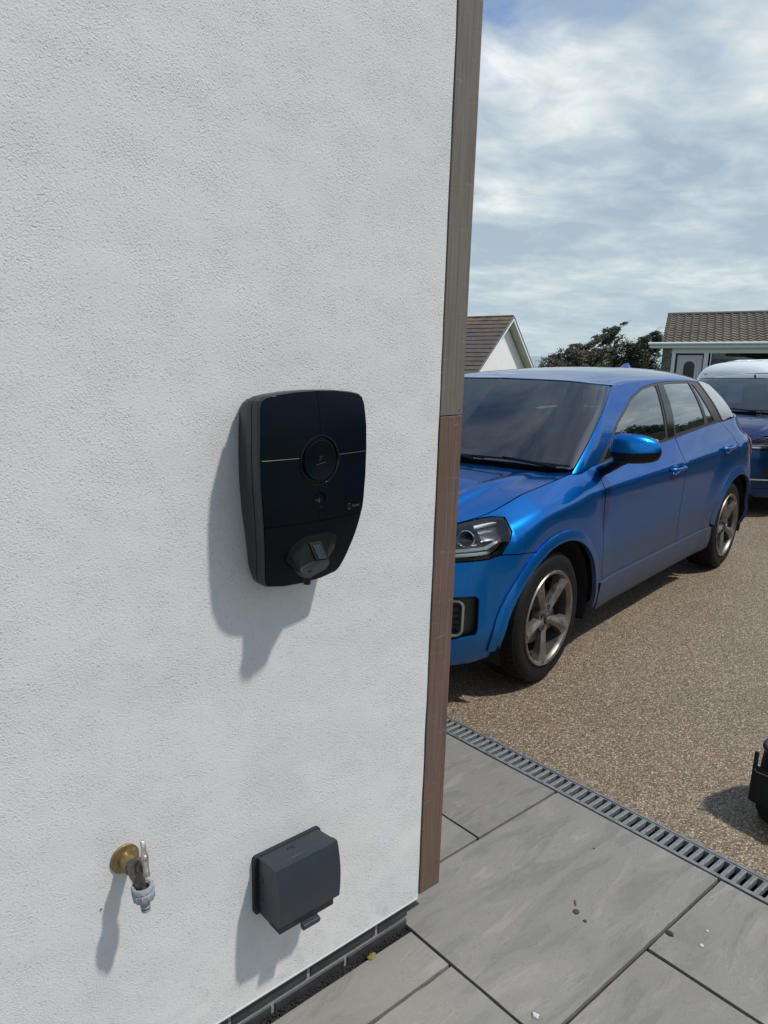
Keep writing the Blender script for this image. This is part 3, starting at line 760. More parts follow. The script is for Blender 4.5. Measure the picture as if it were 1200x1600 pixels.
class Spec: pass
def wheel(parent, x, y, side, r=.335, w=.215, rot=0., seed=0, steer=0.):
    """side = -1: outer face towards -y"""
    W = bpy.data.objects.new('wheel', None); W.empty_display_size = .05; link(W, parent); W.location = (x, y, r); W.rotation_euler = (0, 0, steer)
    o = side
    # tyre: shoulders, tread blocks
    prof = [(-.0, .235), (.006, .243), (.004, .262), (.0, .285), (.006, .306), (.020, .322), (.034, .3265), (.05, .328), (.108, .329), (.166, .328), (.182, .3265), (.196, .322), (.21, .306), (.215, .285), (.211, .262), (.209, .243), (.215, .235)]
    prof = [(h, rr*r/.335) for h, rr in prof]
    lathe('tyre', (0, 0, 0), (0, -o, 0), prof, RUBBER, W, 96, angle=60)
    bm = bmesh.new()   # tread blocks standing proud of the carcass
    nb = 64
    for k in range(nb):
        for (h0, h1, sk) in ((.020, .060, .02), (.066, .104, -.01), (.112, .150, .01), (.156, .196, -.02)):
            a0 = 2*PI*k/nb; a1 = a0+2*PI/nb*.80
            rr0 = r-.003 if .05 < h0 < .15 else r-.005
            vs = []
            for (h, s_) in ((h0, 0), (h1, sk)):
                rr = r - (.0085 if (h < .03 or h > .18) else (.0025 if (h < .062 or h > .152) else 0))
                for a in (a0+s_, a1+s_):
                    for q in (-.010, 0): vs.append(bm.verts.new(((rr+q)*math.cos(a), -o*h, (rr+q)*math.sin(a))))
            i = vs
            for f in ((1, 3, 7, 5), (0, 1, 5, 4), (2, 3, 7, 6), (0, 1, 3, 2), (4, 5, 7, 6)):
                bm.faces.new([i[q] for q in f])
    t = bm_obj('tread', bm, RUBBERD, W); t['kind'] = 'stuff'
    # rim barrel and lip
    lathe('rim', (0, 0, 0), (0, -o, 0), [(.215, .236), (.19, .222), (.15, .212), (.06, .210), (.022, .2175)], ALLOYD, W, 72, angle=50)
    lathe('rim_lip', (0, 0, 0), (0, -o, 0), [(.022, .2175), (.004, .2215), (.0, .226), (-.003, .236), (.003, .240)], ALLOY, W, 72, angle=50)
    lathe('brake_disc', (0, 0, 0), (0, -o, 0), [(.085, .0), (.085, .15), (.11, .15), (.11, .06)], DISC, W, 48)
    box('brake_caliper', -.155, -.085, min(-o*.07, -o*.14), max(-o*.07, -o*.14), -.06, .08, BLACKP2, W, .012)
    lathe('wheel_backing', (0, 0, 0), (0, -o, 0), [(.205, 0), (.205, .226)], INNER, W, 32)
    # five spokes: broad wedges with a raised off-centre edge
    for k in range(5):
        a = R(rot+72*k); bm = bmesh.new()
        def P(rr, off, d): return Vector((rr*math.cos(a)-off*math.sin(a), -o*d, rr*math.sin(a)+off*math.cos(a)))
        st = [(.035, .024, .020, .030), (.075, .023, .015, .034), (.13, .026, .008, .040), (.18, .036, .003, .046), (.222, .056, .001, .050)]
        rows = []
        for (rr, hw, d, back) in st:
            rows.append([bm.verts.new(P(rr, -hw, d+back)), bm.verts.new(P(rr, -hw, d+.010)), bm.verts.new(P(rr, -hw*.25, d-.004)), bm.verts.new(P(rr, -hw*.05, d-.004)), bm.verts.new(P(rr, hw*.9, d+.012)), bm.verts.new(P(rr, hw, d+back))])
        for r0, r1 in zip(rows, rows[1:]):
            for i in range(5): bm.faces.new([r0[i], r0[i+1], r1[i+1], r1[i]])
        sp = bm_obj('spoke', bm, ALLOY, W)
    # hub, cap and bolts
    lathe('hub', (0, 0, 0), (0, -o, 0), [(.06, .075), (.022, .072), (.016, .060), (.014, .036), (.018, .034), (.018, .0)], ALLOY, W, 36, angle=25)
    cap = lathe('hub_cap', (0, 0, 0), (0, -o, 0), [(.018, .033), (.010, .032), (.006, .028), (.005, .0)], TRIMD, W, 30)
    bm = bmesh.new()
    for q in range(4):
        c = Vector(((q-1.5)*.0105, -o*.004, 0)); add_tube(bm, [c+Vector((math.cos(2*PI*i/14)*.0068, 0, math.sin(2*PI*i/14)*.0068)) for i in range(14)], .0012, 5, True)
    bm_obj('ring_emblem', bm, CHROME, W, True)
    for k in range(5):
        a = R(rot+36+72*k); lathe('wheel_bolt', (.054*math.cos(a), -o*.012, .054*math.sin(a)), (0, -o, 0), [(.012, .0125), (.0, .0125), (.0, .009), (.008, .0085), (.008, 0)], BLACKP2, W, 12)
    return W

def build_car(name, label, cat, origin, yaw, paint, sp):
    root = empty(name, origin, yaw, label=label, cat=cat)
    root.scale = (1, 1, 1)
    LOW = Lower(stations=ST); GR = Green(**Q_GREEN); K = sp.zk
    def L(s, z):
        p = LOW.pt(max(s, 0), z); y = p[1]
        if .72 < s < 2.2:       # the raised band round each wheel opening
            r = min(math.hypot((p[0]-.03)/.60, (p[2]-.335)/.515), math.hypot((p[0]-2.903)/.60, (p[2]-.335)/.515))
            t = min(max((1.22-r)/.30, 0), 1); y -= .012*t*t*(3-2*t)*min(1, (s-.72)/.08)
        return (p[0], y, p[2]*K)
    def Zk(z): return K*(z if z < 1.02 else 1.02+(z-1.02)*sp.top)
    def Gn(s, w): p = GR.pt(max(s, 0), w); return (p[0], p[1], Zk(p[2]))
    def Gf(s, w): return Gn(s if s <= 1 else 1+(s-1)/GF, w)
    ss = np.linspace(0, 3, 1201); uu = np.array([float(LOW.f(s)[0]) for s in ss])
    iF = ss <= 2.3
    def q(u): return float(np.interp(u, uu[iF], ss[iF]))
    def ztop(s): return LOW.col(s)[0][-1]
    X = 2*VC; mir = VC
    ax, az = .03, .335
    def arch(rx, rz, a0, a1, n, cx=ax):    # angles from the front horizontal (0) over the top (180 = rear)
        return [(q(cx-rx*math.cos(R(a0+(a1-a0)*k/n))), az+rz*math.sin(R(a0+(a1-a0)*k/n))) for k in range(n+1)]
    acR = 2.853+.05
    def pn(nm, fn, poly, m, parent=root, **k):
        k.setdefault('mirror', mir); k.setdefault('step', (.03, .045))
        if fn is L and k['step'][1] >= .03: k['rows'] = LOW.rows
        return panel(nm, fn, poly, m, parent, **k)
    G_ = .0012; zb = .402      # half gaps
    RX, RZ = .475, .405       # wheel opening outer edge of panels; the lip covers it
    # ---- front bumper
    grl = [(0, .785), (.24, .785), (.325, .62), (.26, .315), (0, .295)]
    nose = [(0, .205), (.35, .205), (.6, .205), (.70, .215)]+arch(RX, RZ, -14, 67, 12)
    nose += [(.745, .733), (.70, .720), (.574, .714), (.40, .706), (.345, .72), (.335, .79), (.36, .808), (.45, .8445), (.30, .842), (0, .836)]
    nose += [(0, .787), (.242, .787), (.328, .62), (.262, .313), (0, .293)]
    fog = round_poly([(.50, .335), (.665, .372), (.672, .40), (.670, .545), (.655, .562), (.47, .562), (.44, .50)], .02)
    pn('front_bumper', L, nose, paint, holes=[fog], step=(.03, .035))
    fi = panel('fog_recess', lambda s, z: L(s, z), [(.42, .31), (.69, .35), (.69, .58), (.42, .58)], BLACKP2, root, step=(.05, .05), thick=0, lift=-.028, mirror=mir)
    # pale frame and mesh inside the recess
    fr = round_poly([(.475, .352), (.610, .372), (.622, .392), (.622, .525), (.605, .545), (.475, .545)], .022)
    fr2 = round_poly([(.479, .360), (.604, .380), (.614, .395), (.614, .519), (.600, .537), (.479, .537)], .02)
    if sp.kind == 'suv':
        pn('fog_frame', L, fr, mat('grey_frame', (.30, .31, .31), .4, .6), holes=[fr2], step=(.02, .02), lift=-.006, thick=.015)
        for k in range(5):
            z0 = .385+k*.03
            pn('fog_grille_bar', L, [(.485, z0), (.607, z0), (.607, z0+.006), (.485, z0+.006)], BLACKP, step=(.04, .02), lift=-.016, thick=.008)
    else:
        pn('fog_lamp', L, round_poly([(.49, .455), (.62, .455), (.63, .52), (.50, .52)], .02), LAMPC, step=(.02, .02), lift=-.012, thick=.01)
        for zz, mm in ((.405, CHROME), (.30, paint)):
            pn('bumper_strip', L, [(0.0, zz-.012), (.66, zz-.004), (.70, zz+.05), (.685, zz+.055), (.64, zz+.010), (0, zz+.004)], mm, step=(.03, .015), lift=.008, thick=.014)
    # ---- grille
    pn('grille', lambda s, z: L(s, z), [(0, .29), (.27, .31), (.335, .62), (.25, .79), (0, .79)], INNER, lift=-.035, thick=0)
    for k in range(9):
        z0 = .335+k*.048; w_ = .26 if z0 < .36 else .30
        pn('grille_slat', L, [(0, z0), (w_, z0), (w_, z0+.012), (0, z0+.012)], BLACKP if sp.kind == 'suv' else CHROME, step=(.06, .02), lift=-.012, thick=.012)
    ringo = [(0, .293), (.262, .313), (.328, .62), (.242, .787), (0, .787), (0, .775), (.235, .775), (.315, .62), (.252, .325), (0, .306)]
    pn('grille_frame', L, ringo, ALU, step=(.03, .02), lift=.004, thick=.02)
    if sp.kind == 'suv':
        for k in range(4):
            c = Vector((-.885, VC+(k-1.5)*.056, .70)); lathe('ring_emblem', c, (-1, 0, 0), [(.0, .032), (.012, .032), (.012, .039), (.0, .039)], CHROME, root, 24, close=True)
    box('number_plate', -.888, -.878, VC-.26, VC+.26, .42*K, .53*K, mat('plate_white', (.75, .75, .72), .5), root, .003)
    # ---- headlights
    hl = [(.347, .722), (.40, .712), (.574, .720), (.70, .7265), (.742, .741), (.785, .795), (.822, .856), (.834, .8725), (.80, .874), (.683, .862), (.584, .850), (.45, .838), (.36, .802), (.338, .785)]
    hl = round_poly(hl, .012, 3)
    for sd in (0, 1):
        H_ = bpy.data.objects.new('headlight', None); link(H_, root); H_.empty_display_size = .05
        mm = None
        def hp(nm, poly, m, **k):
            k.setdefault('step', (.02, .02)); o = panel(nm, L, poly, m, H_, **k)
            if sd:
                flip_side(o, X)
            return o
        hp('lamp_housing', hl, LAMPD, lift=-.055, thick=-.056)
        hp('lamp_lens', hl, LENS, lift=.001, thick=.004)
        hp('lamp_seal', hl, BLACKP, holes=[[(.6+(a-.6)*.965, .79+(b-.79)*.90) for a, b in hl]], lift=-.001, thick=.02)
        hp('lamp_strip', [(.35, .750), (.58, .757), (.70, .766), (.745, .790), (.748, .800), (.70, .779), (.58, .770), (.35, .763)], DRL, lift=-.018, thick=.02)
        hp('lamp_trim', [(.35, .727), (.58, .734), (.70, .742), (.72, .750), (.70, .757), (.58, .750), (.35, .743)], LAMPC, lift=-.020, thick=.02)
        for (sc_, zc_, rr) in ((.47, .805, .036), (.62, .812, .034)):
            c = Vector(L(sc_, zc_)); n0 = Vector((-1, -.35 if sc_ > .55 else -.12, .05)).normalized()
            c = c-n0*.045
            bm = bmesh.new(); add_lathe(bm, c, n0, [(.0, .006), (.004, rr*.5), (.016, rr*.85), (.034, rr), (.036, rr*1.06), (.03, rr*1.1)], 22)
            if sd:
                for v in bm.verts: v.co.y = X-v.co.y
            bm_obj('reflector', bm, LAMPC, H_, True, angle=40)
            bm = bmesh.new(); add_lathe(bm, c, n0, [(.0, .012), (.02, .011), (.026, .0)], 12)
            if sd:
                for v in bm.verts: v.co.y = X-v.co.y
            bm_obj('bulb', bm, LAMPD, H_, True)
        hp('lamp_divider', [(.535, .775), (.545, .775), (.55, .845), (.54, .845)], BLACKP, lift=-.014, thick=.035)
        hp('side_reflector', [(.68, .80), (.74, .815), (.79, .855), (.70, .848)], LAMPC, lift=-.022, thick=.02)
        hp('lamp_wing', [(.69, .850), (.80, .864), (.82, .870), (.70, .858)], DRL, lift=-.012, thick=.01)
        if sd == 0: pass
    # ---- fender
    gapF = [(q(.534), .79), (q(.533), .901), (q(.545), .935), (q(.62), LOW.col(q(.62))[0][-1]-.003)]
    fen = [(.748, .738), (.79, .795), (.828, .856), (.842, .8745), (.80, .8775), (.69, .868)]
    for s in (.72, .76, .8, .85, .9, .95, 1., 1.04, 1.08, 1.12, 1.155): fen.append((s, ztop(s)-.0015))
    fen += [(1.175, ztop(1.175)-.0015), (q(.60), ztop(q(.60))-.002)]
    fen += [(q(.540), .935), (q(.528), .901), (q(.529), .79), (q(.560), .5)]
    fen += [(q(.589), zb), (q(.575), .40)]+list(reversed(arch(RX, RZ, 68, 172, 14)))
    pn('front_wing', L, fen, paint, step=(.02, .035))
    # ---- doors
    fd = [(q(.594)+G_, zb), (q(.565), .5), (q(.534)+G_, .79), (q(.533)+G_, .901), (q(.545)+G_, .935), (q(.605), ztop(q(.605))-.002)]
    for u in (.8, 1., 1.3, 1.6, 1.772): fd.append((q(u)-(G_ if u > 1.7 else 0), ztop(q(u))-.002))
    fd += [(q(1.772)-G_, .93), (q(1.745)-G_, .61), (q(1.765)-G_, .45), (q(1.755)-G_, zb)]
    rd = [(q(1.755)+G_, zb), (q(1.765)+G_, .45), (q(1.745)+G_, .61), (q(1.772)+G_, .93), (q(1.775)+G_, ztop(q(1.775))-.002)]
    for u in (2.0, 2.3, 2.5, 2.72): rd.append((q(u), ztop(q(u))-.002))
    rear_edge = [(q(2.90), 1.01), (q(2.93), .90), (q(2.86), .80)]
    rd += rear_edge+[(q(2.62), .715), (q(2.47), .60), (q(2.41), .50), (q(2.40), zb)]
    doors = []
    for nm, poly in (('front_door', fd), ('rear_door', rd)):
        a, b = pn(nm, L, poly, paint, step=(.02, .035)); doors.append((a, b))
    for (a, b), uh in zip(doors, (1.575, 2.63)):
        for d, sgn in ((a, 1), (b, -1)):
            zc = .905 if uh < 2 else .94
            def fy(y): return y if sgn > 0 else X-y
            cup = bmesh.new(); 
            s0 = q(uh); c = np.array(L(s0, zc))
            pts = []
            for k in range(13):
                t = k/12; uu_ = uh-.105+.21*t; bow = math.sin(PI*t)
                yy = L(q(uu_), zc)[1]-.004-.030*min(1, bow*2.2)
                pts.append((uu_, fy(yy), zc*K+.005-.004*bow))
            hb = bmesh.new(); add_tube(hb, pts, [.009]+[.0115]*11+[.009], 8)
            hh = bm_obj('door_handle', hb, paint, d, True)
            cpoly = [(q(uh+.062*math.cos(2*PI*k/18)), zc-.012+.034*math.sin(2*PI*k/18)) for k in range(18)]
            cp = panel('handle_recess', L, cpoly, paint, d, step=(.01, .015), thick=.0, lift=.0015)
            if sgn < 0:
                flip_side(cp, X)
            hl_ = bmesh.new(); add_tube(hl_, [(uh-.06+.12*k/8, fy(L(q(uh), zc-.03)[1]-.004), (zc-.022)*K-.012*math.sin(PI*k/8)) for k in range(9)], .003, 5)
            bm_obj('handle_edge', hl_, ALU if sp.kind == 'suv' else paint, d, True)
    # ---- sill
    sill = [(q(.540), .25), (q(1.2), .235), (q(1.9), .235), (q(2.42), .25), (q(2.40), .398), (q(1.755), .397), (q(.594), .397), (q(.545), .397), (q(.528), .33)]
    pn('sill', L, sill, paint, step=(.03, .03), lift=.016, thick=.035)
    # ---- rear quarter and bumper
    rq = [(q(2.40)+G_, zb), (q(2.41)+G_, .50), (q(2.47)+G_*1.5, .60), (q(2.62)+G_, .715), (q(2.86)+G_*2, .80), (q(2.93)+G_*2, .90), (q(2.90)+G_*2, 1.01), (q(2.72)+G_*2, ztop(q(2.72))-.002)]
    for s in (1.95, 2., 2.1, 2.2, 2.3, 2.4): rq.append((s, ztop(s)-.002))
    rq += [(2.4, .985), (2.22, .99), (2.10, .955), (2.10, .66)]+list(reversed(arch(RX, RZ, 12, 118, 14, acR)))
    pn('rear_quarter', L, rq, paint, step=(.03, .04))
    rb = [(2.105, .655), (2.105, .62)]+list(reversed(arch(RX, RZ, 118, 190, 8, acR)))[1:]
    rb = [(2.105, .66)]+arch(RX, RZ, 122, 192, 8, acR)+[(2.3, .25), (3, .26), (3, .66)]
    pn('rear_bumper', L, rb, paint, step=(.05, .05))
    tl = round_poly([(2.10, .84), (2.13, .968), (2.25, .985), (2.62, .985), (2.62, .86), (2.3, .80)], .02)
    pn('tail_light', L, tl, RED, step=(.03, .03), lift=.004, thick=.02)
    pn('tailgate', L, [(2.105, .665), (3, .665), (3, 1.13), (2.405, 1.13), (2.405, .99), (2.64, .99), (2.64, .85), (2.3, .79), (2.105, .83)], paint, step=(.05, .05))
    # ---- wheel arch lips and housings
    for cx in (ax, acR):
        band = arch(.515, .440, -10 if cx == ax else 12, 178 if cx == ax else 190, 26, cx)
        inn = arch(.452, .386, -9 if cx == ax else 10, 190 if cx == ax else 192, 26, cx)
        if cx == ax: band = arch(.505, .437, -8, 186, 26, cx)
        poly = band+list(reversed(inn))
        def lipf(s, z, cx=cx):
            p = np.array(L(s, z)); p[2] /= K; u, zz = p[0]-cx, z-az
            rr = math.hypot(u/.48, zz/.412); t = (rr-.935)/.13; t = min(max(t, 0), 1)
            p[1] -= .004+.014*math.sin(PI*(1-t)*.5)**.8
            return (p[0], p[1], p[2]*K)
        pn('arch_lip', lipf, poly, paint, step=(.008, .02), thick=.022)
        for sgn in (0, 1):
            bm = bmesh.new(); prev = None
            for k in range(25):
                a = R(-20+220*k/24); pz = az+.392*math.sin(a); px = cx-.457*math.cos(a)
                ring = []
                for y in (.03, .12, .30):
                    yy = y if not sgn else X-y; ring.append(bm.verts.new((px, yy, max(pz, .12)*K)))
                if prev:
                    for i in range(2): bm.faces.new([prev[i], prev[i+1], ring[i+1], ring[i]])
                prev = ring
            bm_obj('wheel_housing', bm, INNER, root, True)
            y0 = .30 if not sgn else X-.30
            box('housing_wall', cx-.47, cx+.47, y0-.005, y0+.005, .14*K, .74*K, INNER, root)
    # ---- dark inner shell so that nothing shows through the seams
    hole1 = arch(.44, .38, -22, 202, 20); hole2 = arch(.44, .38, -22, 202, 20, acR)
    shell = [(0, .30), (.4, .30), (.60, .28)]+arch(.47, .41, 0, 180, 16)+[(q(.6), .27), (q(2.3), .27)]+arch(.47, .41, 0, 180, 16, acR)+[(2.4, .3), (3, .3), (3, 1.10), (2.3, 1.10), (2., 1.10), (1.6, 1.03), (q(.7), .98), (q(.5), .90), (.95, .86), (.8, .80), (.7, .70), (.55, .68), (.36, .68), (.30, .76), (0, .76)]
    pn('inner_shell', L, shell, INNER, step=(.08, .08), lift=-.03, thick=0)
    box('underbody', -.40, 3.45, .10, X-.10, .20*K, .235*K, INNER, root)
    # ---- bonnet
    sA, sB = .60, 1.165
    topp = lambda s: (lambda p: np.array([p[0], p[1], p[2]*K]))(LOW.top(s))
    cF = topp(0); cR = np.array([.315, VC, .995*K])
    e0 = lambda b: topp(sA*(1-b))+np.array([0, 0, 0])
    pC = topp(sB)+np.array([.004, 0, 0])
    def e1(b):
        v = pC[1]+(VC-pC[1])*b; t = (VC-v)/(VC-pC[1]); return np.array([cR[0]+(pC[0]-cR[0])*t**2.3, v, cR[2]+(pC[2]-cR[2])*t**2])
    g0 = lambda a: topp(sA+(sB-sA)*a)*(1-0)+np.array([0, 0, 0])
    def g1(a):
        return np.array([cF[0]+(cR[0]-cF[0])*a, VC, cF[2]+(cR[2]-cF[2])*(1-(1-a)**1.9)])
    def ridge(a, b):
        c0 = .34-.10*a; d = abs(b-c0); return K*(.012*math.exp(-(d/.045)**2)*min(1, a*5)*min(1, (1-a)*4) + .010*(1/(1+math.exp(-(b-c0)/.03)))*min(1, a*4)*min(1, (1-a)*3))
    HD = coons(e0, e1, g0, g1, 2.0, ridge)
    pn('bonnet', HD, [(.010, .0045), (.5, .0055), (.994, .0055), (.994, 1), (.010, 1)], paint, step=(.035, .03), thick=.02)
    panel('bonnet_underside', HD, [(.03, .02), (.97, .02), (.97, 1), (.03, 1)], INNER, root, step=(.1, .1), thick=0, lift=-.03, mirror=mir)
    # cowl and wipers
    pn('scuttle', lambda a, b: (lambda p: (p[0]+.10*a, p[1], p[2]-.012-.012*a))(e1(b)), [(-.3, .0), (1.3, .0), (1.3, 1), (-.3, 1)], BLACKP2, step=(.5, .05), thick=0)
    # ---- windscreen, pillars, side windows
    wsd = [(0, .045), (.47, .05), (.80, .05), (.815, .06), (.84, .5), (.866, .965), (.85, .985), (.5, .985), (0, .985)]
    wsi = [(0, .13), (.47, .135), (.765, .14), (.795, .5), (.825, .91), (.81, .935), (.5, .935), (0, .935)]
    pn('windscreen', Gf, wsd, GLASS, step=(.04, .06), thick=.004)
    ring = wsd[:]+list(reversed(wsi))
    pn('windscreen_border', Gf, ring, mat('black_frit', (.012, .013, .014), .5), step=(.04, .06), thick=0, lift=-.006)
    # windscreen header seal, wiper arms
    outer = [(.8225, .03), (.845, .5), (.872, .975), (.90, .998), (1.2, .998), (1.5, .998), (1.80, .998), (1.80, .985), (1.685, .985), (1.41, .978), (1.21, .955), (1.11, .83), (1.05, .56), (1.022, .06), (1.02, .0), (.9, 0)]
    outer = [(.8225, .0), (.8225, .03), (.845, .5), (.872, .975), (.90, .999), (1.0, .999), (1.2, .999), (1.5, .999), (1.80, .999), (1.802, .985), (1.70, .975), (1.41, .968), (1.30, .955), (1.20, .925), (1.105, .80), (1.046, .53), (1.026, .05), (1.02, .0)]
    pn('roof_pillar', Gf, outer, paint, step=(.02, .05), thick=.01)
    trim_o = [(1.023, .0), (1.029, .05), (1.049, .53), (1.108, .795), (1.203, .92), (1.302, .95), (1.41, .963), (1.70, .970), (1.797, .980), (1.818, .55), (1.838, .04), (1.838, .0)]
    fg = [(1.050, .055), (1.062, .50), (1.118, .76), (1.21, .885), (1.328, .925), (1.345, .80), (1.385, .40), (1.412, .055)]
    rg = [(1.405, .93), (1.44, .60), (1.478, .08), (1.70, .083), (1.703, .25), (1.693, .60), (1.678, .935)]
    qg = [(1.700, .925), (1.715, .60), (1.729, .085), (1.785, .085), (1.760, .45), (1.722, .88)]
    fg, rg, qg = (round_poly(p, .02, 3) for p in (fg, rg, qg))
    pn('window_frame', Gf, trim_o, TRIMD, holes=[fg, rg, qg], step=(.02, .05), lift=-.002, thick=.012)
    pB = [(1.345, .93), (1.392, .93), (1.43, .60), (1.467, .06), (1.425, .06), (1.398, .40)]
    pn('door_pillar_cover', Gf, pB, BLACKG, step=(.02, .08), lift=.001, thick=.006)
    for nm, g, (a, b) in (('side_window', fg, doors[0]), ('side_window', rg, doors[1]), ('quarter_window', qg, doors[1])):
        wa = panel(nm, Gf, g, GLASSD, a, step=(.02, .06), lift=-.006, thick=.004)
        wb = panel(nm, Gf, g, GLASSD, b, step=(.02, .06), lift=-.006, thick=.004)
        flip_side(wb, X)
    belt = [(1.023, -.03), (1.4, -.03), (1.842, -.03), (1.842, .028), (1.4, .02), (1.03, .035)]
    pn('belt_moulding', Gf, belt, TRIMD, step=(.04, .03), lift=.003, thick=.012)
    if sp.kind == 'suv':
        bl = [(1.934, .0), (1.914, .50), (1.888, .985), (1.98, .998), (2.30, .998), (2.33, .60), (2.36, .05), (2.1, .03)]
        pn('roof_blade', Gn, bl, ALU, step=(.02, .06), lift=.003, thick=.012)
        pn('blade_edge', Gn, [(1.934, .0), (2.05, .012), (2.36, .03), (2.36, .06), (2.05, .045), (1.932, .04)], CHROME, step=(.02, .02), lift=.006, thick=.008)
    else:
        pn('rear_pillar', Gn, [(1.932, .0), (1.888, .985), (1.98, .999), (2.32, .999), (2.36, .0)], paint, step=(.02, .06), thick=.01)
    pn('rear_window_side', Gn, [(2.365, .0), (2.31, .999), (2.5, .999), (2.5, .0)], paint, step=(.04, .08), thick=.01)
    pn('rear_window', Gn, [(2.505, .03), (2.505, .97), (3, .97), (3, .03)], GLASSD, step=(.06, .08), thick=.004)
    # ---- roof
    gp = lambda s, w: np.array(Gn(s, w))
    def RG1(a): u = .955+(3.06-.955)*a; return np.array([u, VC, Zk(float(pchip([.95, 1.2, 1.6, 2.1, 2.6, 3.0, 3.3], [1.456, 1.484, 1.503, 1.510, 1.502, 1.478, 1.425], u)))])
    c0, c1 = RG1(0), RG1(1)
    s0_, s1_ = .88, 2.14
    eF = lambda b: gp(s0_*(1-b), .992)*1.0
    def eR(b):
        p0 = gp(s1_, 1.0); p1 = c1; t = 1-b; return np.array([p1[0]+(p0[0]-p1[0])*t**3, p0[1]+(p1[1]-p0[1])*b, p1[2]+(p0[2]-p1[2])*t**2.2])
    gE = lambda a: gp(s0_+(s1_-s0_)*a, 1.0)
    gC = lambda a: RG1(a)+np.array([0, 0, 0])
    RF = coons(eF, eR, gE, gC, 2.5)
    rf = pn('roof', RF, [(0, 0), (1, 0), (1, 1), (0, 1)], paint, step=(.025, .035), thick=.01)
    panel('headlining', RF, [(.03, .02), (.98, .02), (.98, 1), (.03, 1)], LINER, root, step=(.1, .1), thick=0, lift=-.035, mirror=mir)
    pn('roof_spoiler', lambda a, b: (lambda p: (p[0]+.16*a, p[1]+.02*a*(1-b), p[2]-.03*a*a))(eR(b)), [(-.02, .22), (.6, .22), (.6, 1), (-.02, 1)], paint, step=(.3, .06), thick=.02)
    # roof-edge filler under the roof panel's rim along the pillar
    if sp.kind == 'suv':
        # shark-fin aerial
        bm = bmesh.new()
        fin = [(0, .075, 0), (.04, .07, .0), (.16, .035, .0)]
        rows = []
        base = float(pchip([.95, 1.2, 1.6, 2.1, 2.6, 3.0, 3.3], [1.456, 1.484, 1.503, 1.510, 1.502, 1.478, 1.425], 2.85))
        for t in np.linspace(0, 1, 8):
            h = .046*t; x0 = 2.77+.155*t**.8; x1 = 2.98-.035*t; w = .038*(1-t)**.8+.003
            ring = []
            for k in range(12):
                a = 2*PI*k/12; ring.append(bm.verts.new(((x0+x1)/2+(x1-x0)/2*math.cos(a), VC+w*math.sin(a), base*K-.004+h)))
            rows.append(ring)
        for r0, r1 in zip(rows, rows[1:]):
            for k in range(12): bm.faces.new([r0[k], r0[(k+1) % 12], r1[(k+1) % 12], r1[k]])
        bm.faces.new(rows[-1]); bm_obj('aerial_fin', bm, paint, root, True, angle=60)
    # ---- wipers
    def gpt(v, dw):   # a point just above the base of the glass
        k = max(.0, min(1, (VC-abs(v-VC)-.12)/(VC-.12)))
        return v
    for (sa, sb, nm) in ((.80, .10, 1), (.30, -.45, 2)):
        pts = []
        for k in range(12):
            s = sa+(sb-sa)*k/11; w = .055+.02*math.sin(PI*k/11)
            p = Gf(abs(s), w); p = np.array(p)
            if s < 0: p[1] = X-p[1]
            pts.append(tuple(p+np.array([-.012, 0, .012])))
        tube('wiper_blade', pts, .006, BLACKP, root, 6)
        tube('wiper_arm', [tuple(Vector(pts[1])+Vector((-.015, 0, -.012))), tuple(Vector(pts[4])+Vector((-.02, 0, .004))), tuple(Vector(pts[6])+Vector((-.006, 0, .008)))], [.010, .008, .006], BLACKP, root, 6)
    # ---- door mirrors
    for sgn in (1, -1):
        Mr = bpy.data.objects.new('door_mirror', None); link(Mr, root); Mr.empty_display_size = .05
        def mb(z0, z1, top):
            bm = bmesh.new(); rows = []; nz = 9; na = 22
            for i in range(nz+1):
                z = z0+(z1-z0)*i/nz; t = (z-(-.075))/.15; hh = max(0., 1-abs(2*t-1)**2.6)**.5
                ring = []
                for k in range(na):
                    a = 2*PI*k/na; cx_ = math.cos(a); sy = math.sin(a)
                    ex = math.copysign(abs(cx_)**.8, cx_); ey = math.copysign(abs(sy)**.75, sy)
                    yy = -.115*ey*(.62+.38*hh) + (.010*(t-.5)); xx = .062*ex*(.25+.75*hh)
                    if ey > 0: xx *= (1-.45*ey*ey)        # tapers to its outer end
                    zz = z+(-.022*(ey if ey > 0 else 0)**2 if t > .5 else .012*(ey if ey > 0 else 0)**2)
                    x_ = .595+xx+(.03*ey); y_ = -.105+yy
                    ring.append(bm.verts.new((x_, y_ if sgn > 0 else X-y_, (1.125+zz)*K)))
                rows.append(ring)
            for r0, r1 in zip(rows, rows[1:]):
                for k in range(na): bm.faces.new([r0[k], r0[(k+1) % na], r1[(k+1) % na], r1[k]])
            bm.faces.new(rows[0]); bm.faces.new(rows[-1]); return bm
        bm_obj('mirror_cap', mb(-.018, .074, True), paint, Mr, True, angle=70)
        bm_obj('mirror_base', mb(-.074, -.0195, False), BLACKP, Mr, True, angle=70)
        f_ = lambda y: y if sgn > 0 else X-y
        bm = bmesh.new(); add_tube(bm, [(.62, f_(.075), .985*K), (.61, f_(.03), 1.01*K), (.60, f_(-.03), 1.05*K), (.60, f_(-.06), 1.07*K)], [.030, .028, .026, .03], 10)
        bm_obj('mirror_arm', bm, BLACKP, Mr, True)
        bm = bmesh.new(); add_box(bm, .648, .652, min(f_(-.19), f_(-.02)), max(f_(-.19), f_(-.02)), 1.075*K, 1.175*K, .01); bm_obj('mirror_glass', bm, CHROME, Mr)
    # ---- cabin
    dash = bmesh.new()
    prof = [(.50, 1.00), (.60, 1.015), (.86, 1.0), (.93, .95), (.95, .85), (.92, .60), (.5, .60)]
    add_prism(dash, prof, lambda u, z: Vector((u, .20, z*K)), lambda u, z: Vector((u, X-.20, z*K))); bm_obj('dashboard', dash, DASH, root)
